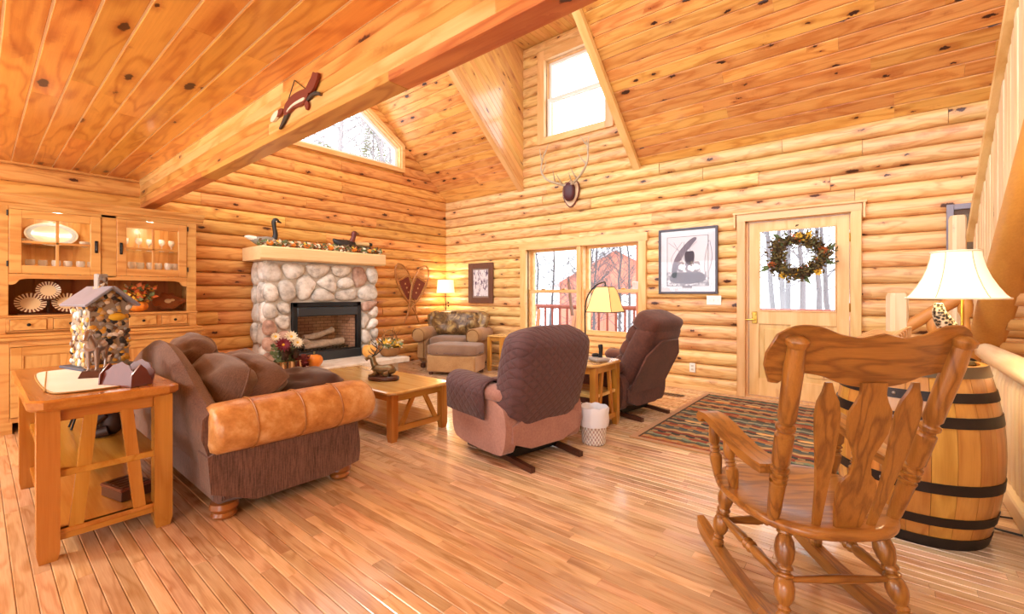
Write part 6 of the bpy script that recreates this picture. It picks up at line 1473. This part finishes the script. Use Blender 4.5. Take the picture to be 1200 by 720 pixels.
# ------------------------------------------------------------ outside
snow = plain('snow', 'f4f6fa', .9, var=.05, vs=3)
g = struct('ground', MB().b2(-60, 50, .25, 70, -1.0, -.9).b2(-60, -.25, -40, .25, -1.0, -.9), snow, 'snow covered ground outside')
dk_ = struct('deck', MB().b2(-.5, 8.5, .2, 2.7, -.16, -.08), plain('deck_boards_snowy', 'd8d0ca', .8, var=.1), 'snowy deck outside the window')
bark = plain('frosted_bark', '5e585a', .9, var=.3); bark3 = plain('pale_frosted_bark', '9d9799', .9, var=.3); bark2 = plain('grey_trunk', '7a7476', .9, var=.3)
stain = plain('rail_stain', '8f4a3c', .7, var=.2); 
rl_ = thing('deck_railing', 'dark red stained deck railing with round balusters beyond the window', 'railing', (2.5, 2.5, -.08))
obj('top_rail', MB().tube([(-3, 0, 1.0), (6, 0, 1.0)], .045, 10), stain, rl_); obj('bottom_rail', MB().tube([(-3, 0, .16), (6, 0, .16)], .04, 10), stain, rl_)
for i in range(46): obj('baluster', MB().tube([(-2.9+i*.195, 0, .14), (-2.9+i*.195, 0, 1.0)], .025, 8), stain, rl_)
po = thing('porch_post', 'round orange brown porch post with a small bird feeder box', 'post', (2.97, 2.35, -.08))
obj('log_post', MB().tube([(0, 0, 0), (0, 0, 1.3), (0, 0, 3.3)], [.14, .135, .13], 14), plain('post_stain', 'b0643c', .7, var=.2), po)
obj('feeder_box', MB().b2(-.12, .12, -.22, -.13, 1.32, 1.52, .01), plain('feeder_grey', 'b0b0b4', .6), po)
ad = lambda x, rz, lb: None
def adirondack(lb, x, y, rz):
    t = thing('adirondack_chair', lb, 'chair', (x, y, -.08), rz, 'deck chairs'); cm = plain('adirondack_wood', 'b98a6a', .7, var=.15)
    for i in range(5): obj('back_slat', MB().b2(-.25+i*.1, -.16+i*.1, -.012, .012, .25, .98+.06*(2-abs(i-2)), .01), cm, t, rot=(R_(12), 0, 0))
    for i in range(4): obj('seat_slat', MB().b2(-.27, .27, .05+i*.11, .14+i*.11, .32+.02*i, .345+.02*i, .005), cm, t)
    for s_ in (-1, 1): obj('arm', MB().b2(s_*.27, s_*.36, -.1, .55, .56, .585, .005), cm, t); obj('leg', MB().b2(s_*.28, s_*.33, .45, .53, 0, .56, .005), cm, t); obj('rear_leg', MB().b2(s_*.27, s_*.31, -.25, .5, .14, .24, .005), cm, t)
adirondack('wooden adirondack chair on the deck behind the left window sash', 0.75, 1.55, R_(190)); adirondack('wooden adirondack chair on the deck beside the wind chime', 1.72, 1.95, R_(170))
t = thing('wind_chime', 'wind chime with a long dark striker hanging outside the left sash', 'wind chime', (2.02, 1.2, 0))
obj('cord_line', MB().tube([(0, 0, 2.4), (0, 0, 1.42)], .004, 5), K['iron'], t); obj('striker', MB().tube([(0, 0, 1.42), (.08, 0, .8)], .03, 8), plain('striker_brown', '7a5a4c', .6), t); obj('ring', MB().tube([(.02*cos(a), 0, 1.44+.02*sin(a)) for a in [2*pi*i/12 for i in range(13)]], .005, 5), K['iron'], t)
pb = thing('porch_beam', 'round porch header log above the deck', 'beam', (0, 1.2, 2.4)); obj('log', MB().tube([(-.6, 0, .08), (8.4, 0, .08)], .08, 10), plain('porch_log', 'a8643c', .7, var=.2), pb)
for x in (-.5, 8.3): obj('end_post', MB().tube([(x, 0, -2.48), (x, 0, 0)], .07, 10), plain('porch_log', 'a8643c', .7, var=.2), pb)
# porch roof edge above the deck is out of sight; neighbour's house
hs_ = thing('red_house', 'salmon red gabled house with snowy roof beyond the deck', 'house', (-4.6, 16.4, -.9), R_(22))
rw_ = plain('barn_red', 'cf7c64', .8, var=.1)
obj('gable_wall', MB().prism([(-3.1, 0), (3.1, 0), (3.1, 2.75), (0, 4.45), (-3.1, 2.75)], 0, 7, 'Y'), rw_, hs_)
for s_ in (-1, 1): obj('roof_slope', MB().add([(0, -.4, 4.72), (s_*3.6, -.4, 2.72), (s_*3.6, 7.4, 2.72), (0, 7.4, 4.72), (0, -.4, 4.47), (s_*3.6, -.4, 2.47), (s_*3.6, 7.4, 2.47), (0, 7.4, 4.47)], [(0,1,2,3),(4,5,6,7),(0,1,5,4),(1,2,6,5),(2,3,7,6),(3,0,4,7)]), snow, hs_)
obj('garage_door', MB().b2(.1, 2.6, -.05, .05, 0, 2.05, .02), plain('white_door', 'eeeeee', .6), hs_)
for i in range(11): obj('siding_seam', MB().b2(-3.05+i*.6, -3.01+i*.6, -.03, .02, .2, 2.7), plain('seam_red', 'c4745c', .8), hs_)
def tree(name, label, loc, h, seed, mat, br_=26, group=None, r0=.1, twigs=3, low=.25):
    r_ = random.Random(seed); t = thing(name, label, 'tree', loc, 0, group)
    lean = Vector((r_.uniform(-.06, .06), r_.uniform(-.06, .06), 1)); tp = [lean*h*i/8+Vector((r_.uniform(-.05, .05), r_.uniform(-.05, .05), 0)) for i in range(9)]
    obj('trunk', MB().tube(tp, [r0*(1-.85*i/8) for i in range(9)], 7), mat, t)
    b = MB()
    for i in range(br_):
        u = r_.uniform(low, .98); p = tp[0].lerp(tp[-1], u); a = r_.uniform(0, 6.28); ln = h*(.12+.26*(1-u))*r_.uniform(.6, 1.2)
        d = Vector((cos(a), sin(a), r_.uniform(.3, 1.1))).normalized(); q = [p, p+d*ln*.5+Vector((0, 0, -.02*ln)), p+d*ln+Vector((0, 0, .1*ln))]; b.tube(q, [r0*.28*(1-u*.6), r0*.16, r0*.05], 4, False)
        for k in range(twigs):
            s0 = p.lerp(q[2], r_.uniform(.35, .95)); d2 = (d+Vector((r_.uniform(-1, 1), r_.uniform(-1, 1), r_.uniform(-.2, .8)))*.9).normalized()
            e = s0+d2*ln*.4; b.tube([s0, e], [r0*.10, r0*.03], 3, False)
            for _ in range(2): s1 = s0.lerp(e, r_.uniform(.3, .9)); b.tube([s1, s1+(d2+Vector((r_.uniform(-1, 1), r_.uniform(-1, 1), r_.uniform(-.3, .8)))).normalized()*ln*.2], [r0*.06, r0*.02], 3, False)
    o = obj('branches', b, mat, t, fix=False); o['kind'] = 'stuff'; return t
tr = random.Random(77)
for i in range(9):
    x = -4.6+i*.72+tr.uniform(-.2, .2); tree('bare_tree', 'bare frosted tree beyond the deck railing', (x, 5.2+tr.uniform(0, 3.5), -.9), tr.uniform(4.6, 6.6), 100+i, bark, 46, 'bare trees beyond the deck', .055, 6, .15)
for i in range(11):
    x = 2.9+i*.36+tr.uniform(-.1, .1); tree('slender_trunk', 'slender grey woodland tree seen through the door glass', (x, 9+tr.uniform(0, 7), -.9), tr.uniform(7, 10), 200+i, bark2, 24, 'woodland trees beyond the door', .12, 3, .3)
for i in range(4):
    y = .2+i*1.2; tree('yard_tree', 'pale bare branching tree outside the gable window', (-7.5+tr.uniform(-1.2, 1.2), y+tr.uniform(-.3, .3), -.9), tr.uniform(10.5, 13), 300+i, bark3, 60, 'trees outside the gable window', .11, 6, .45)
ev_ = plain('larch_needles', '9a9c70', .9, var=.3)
for i, (y, hgt, xx) in enumerate(((3.6, 8.4, -8.0), (2.2, 7.6, -9.0))):
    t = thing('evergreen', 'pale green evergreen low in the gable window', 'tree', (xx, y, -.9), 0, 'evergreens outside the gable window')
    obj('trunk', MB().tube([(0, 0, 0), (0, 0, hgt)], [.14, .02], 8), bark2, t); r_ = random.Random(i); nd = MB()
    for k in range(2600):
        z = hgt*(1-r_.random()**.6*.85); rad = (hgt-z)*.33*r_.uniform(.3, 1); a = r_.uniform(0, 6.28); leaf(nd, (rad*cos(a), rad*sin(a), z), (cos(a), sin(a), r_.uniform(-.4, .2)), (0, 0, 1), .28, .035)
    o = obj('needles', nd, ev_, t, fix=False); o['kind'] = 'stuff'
# ------------------------------------------------------------ hanging fixtures behind the camera (only the dining one's bulbs show in the picture glass)
def chandelier(label, x, y, z, power):
    t = thing('chandelier', label, 'ceiling light', (x, y, z), .4)
    obj('canopy', MB().lathe([(.07, ZC-.002-z), (.07, ZC-.02-z), (.02, ZC-.04-z)], 16), K['iron'], t); obj('rod', MB().tube([(0, 0, 0), (0, 0, ZC-.03-z)], .008, 8), K['iron'], t)
    gl_ = shade_mat('frosted_glow', 'ffe9c4', 4.)
    for k in range(3):
        a = 2*pi*k/3; obj('arm', MB().tube(spline([(0, 0, .05), (.12*cos(a), .12*sin(a), .0), (.22*cos(a), .22*sin(a), .06)], 4), .008, 6), K['iron'], t)
        obj('glass_shade', MB().lathe([(.03, .0), (.06, .03), (.085, .09), (.08, .09), (.055, .035), (.01, .01)], 16, (.22*cos(a), .22*sin(a), .06)), gl_, t)
        plight('chandelier_bulb', (x+.22*cos(a+.4), y+.22*sin(a+.4), z-.02), power, (1, .93, .82), .08)
chandelier('three-armed iron chandelier over the dining side', 2.3, -7.3, 1.98, 55)
chandelier('three-armed iron chandelier added behind the viewer as fill light', 6.6, -8.3, 1.98, 34)  # unseen extra fixture, added to brighten the room from behind the camera
for y in (-5.3, -4.6): plight('hutch_puck', (.38, y, 1.93), 3.2, (1, .86, .62), .03)
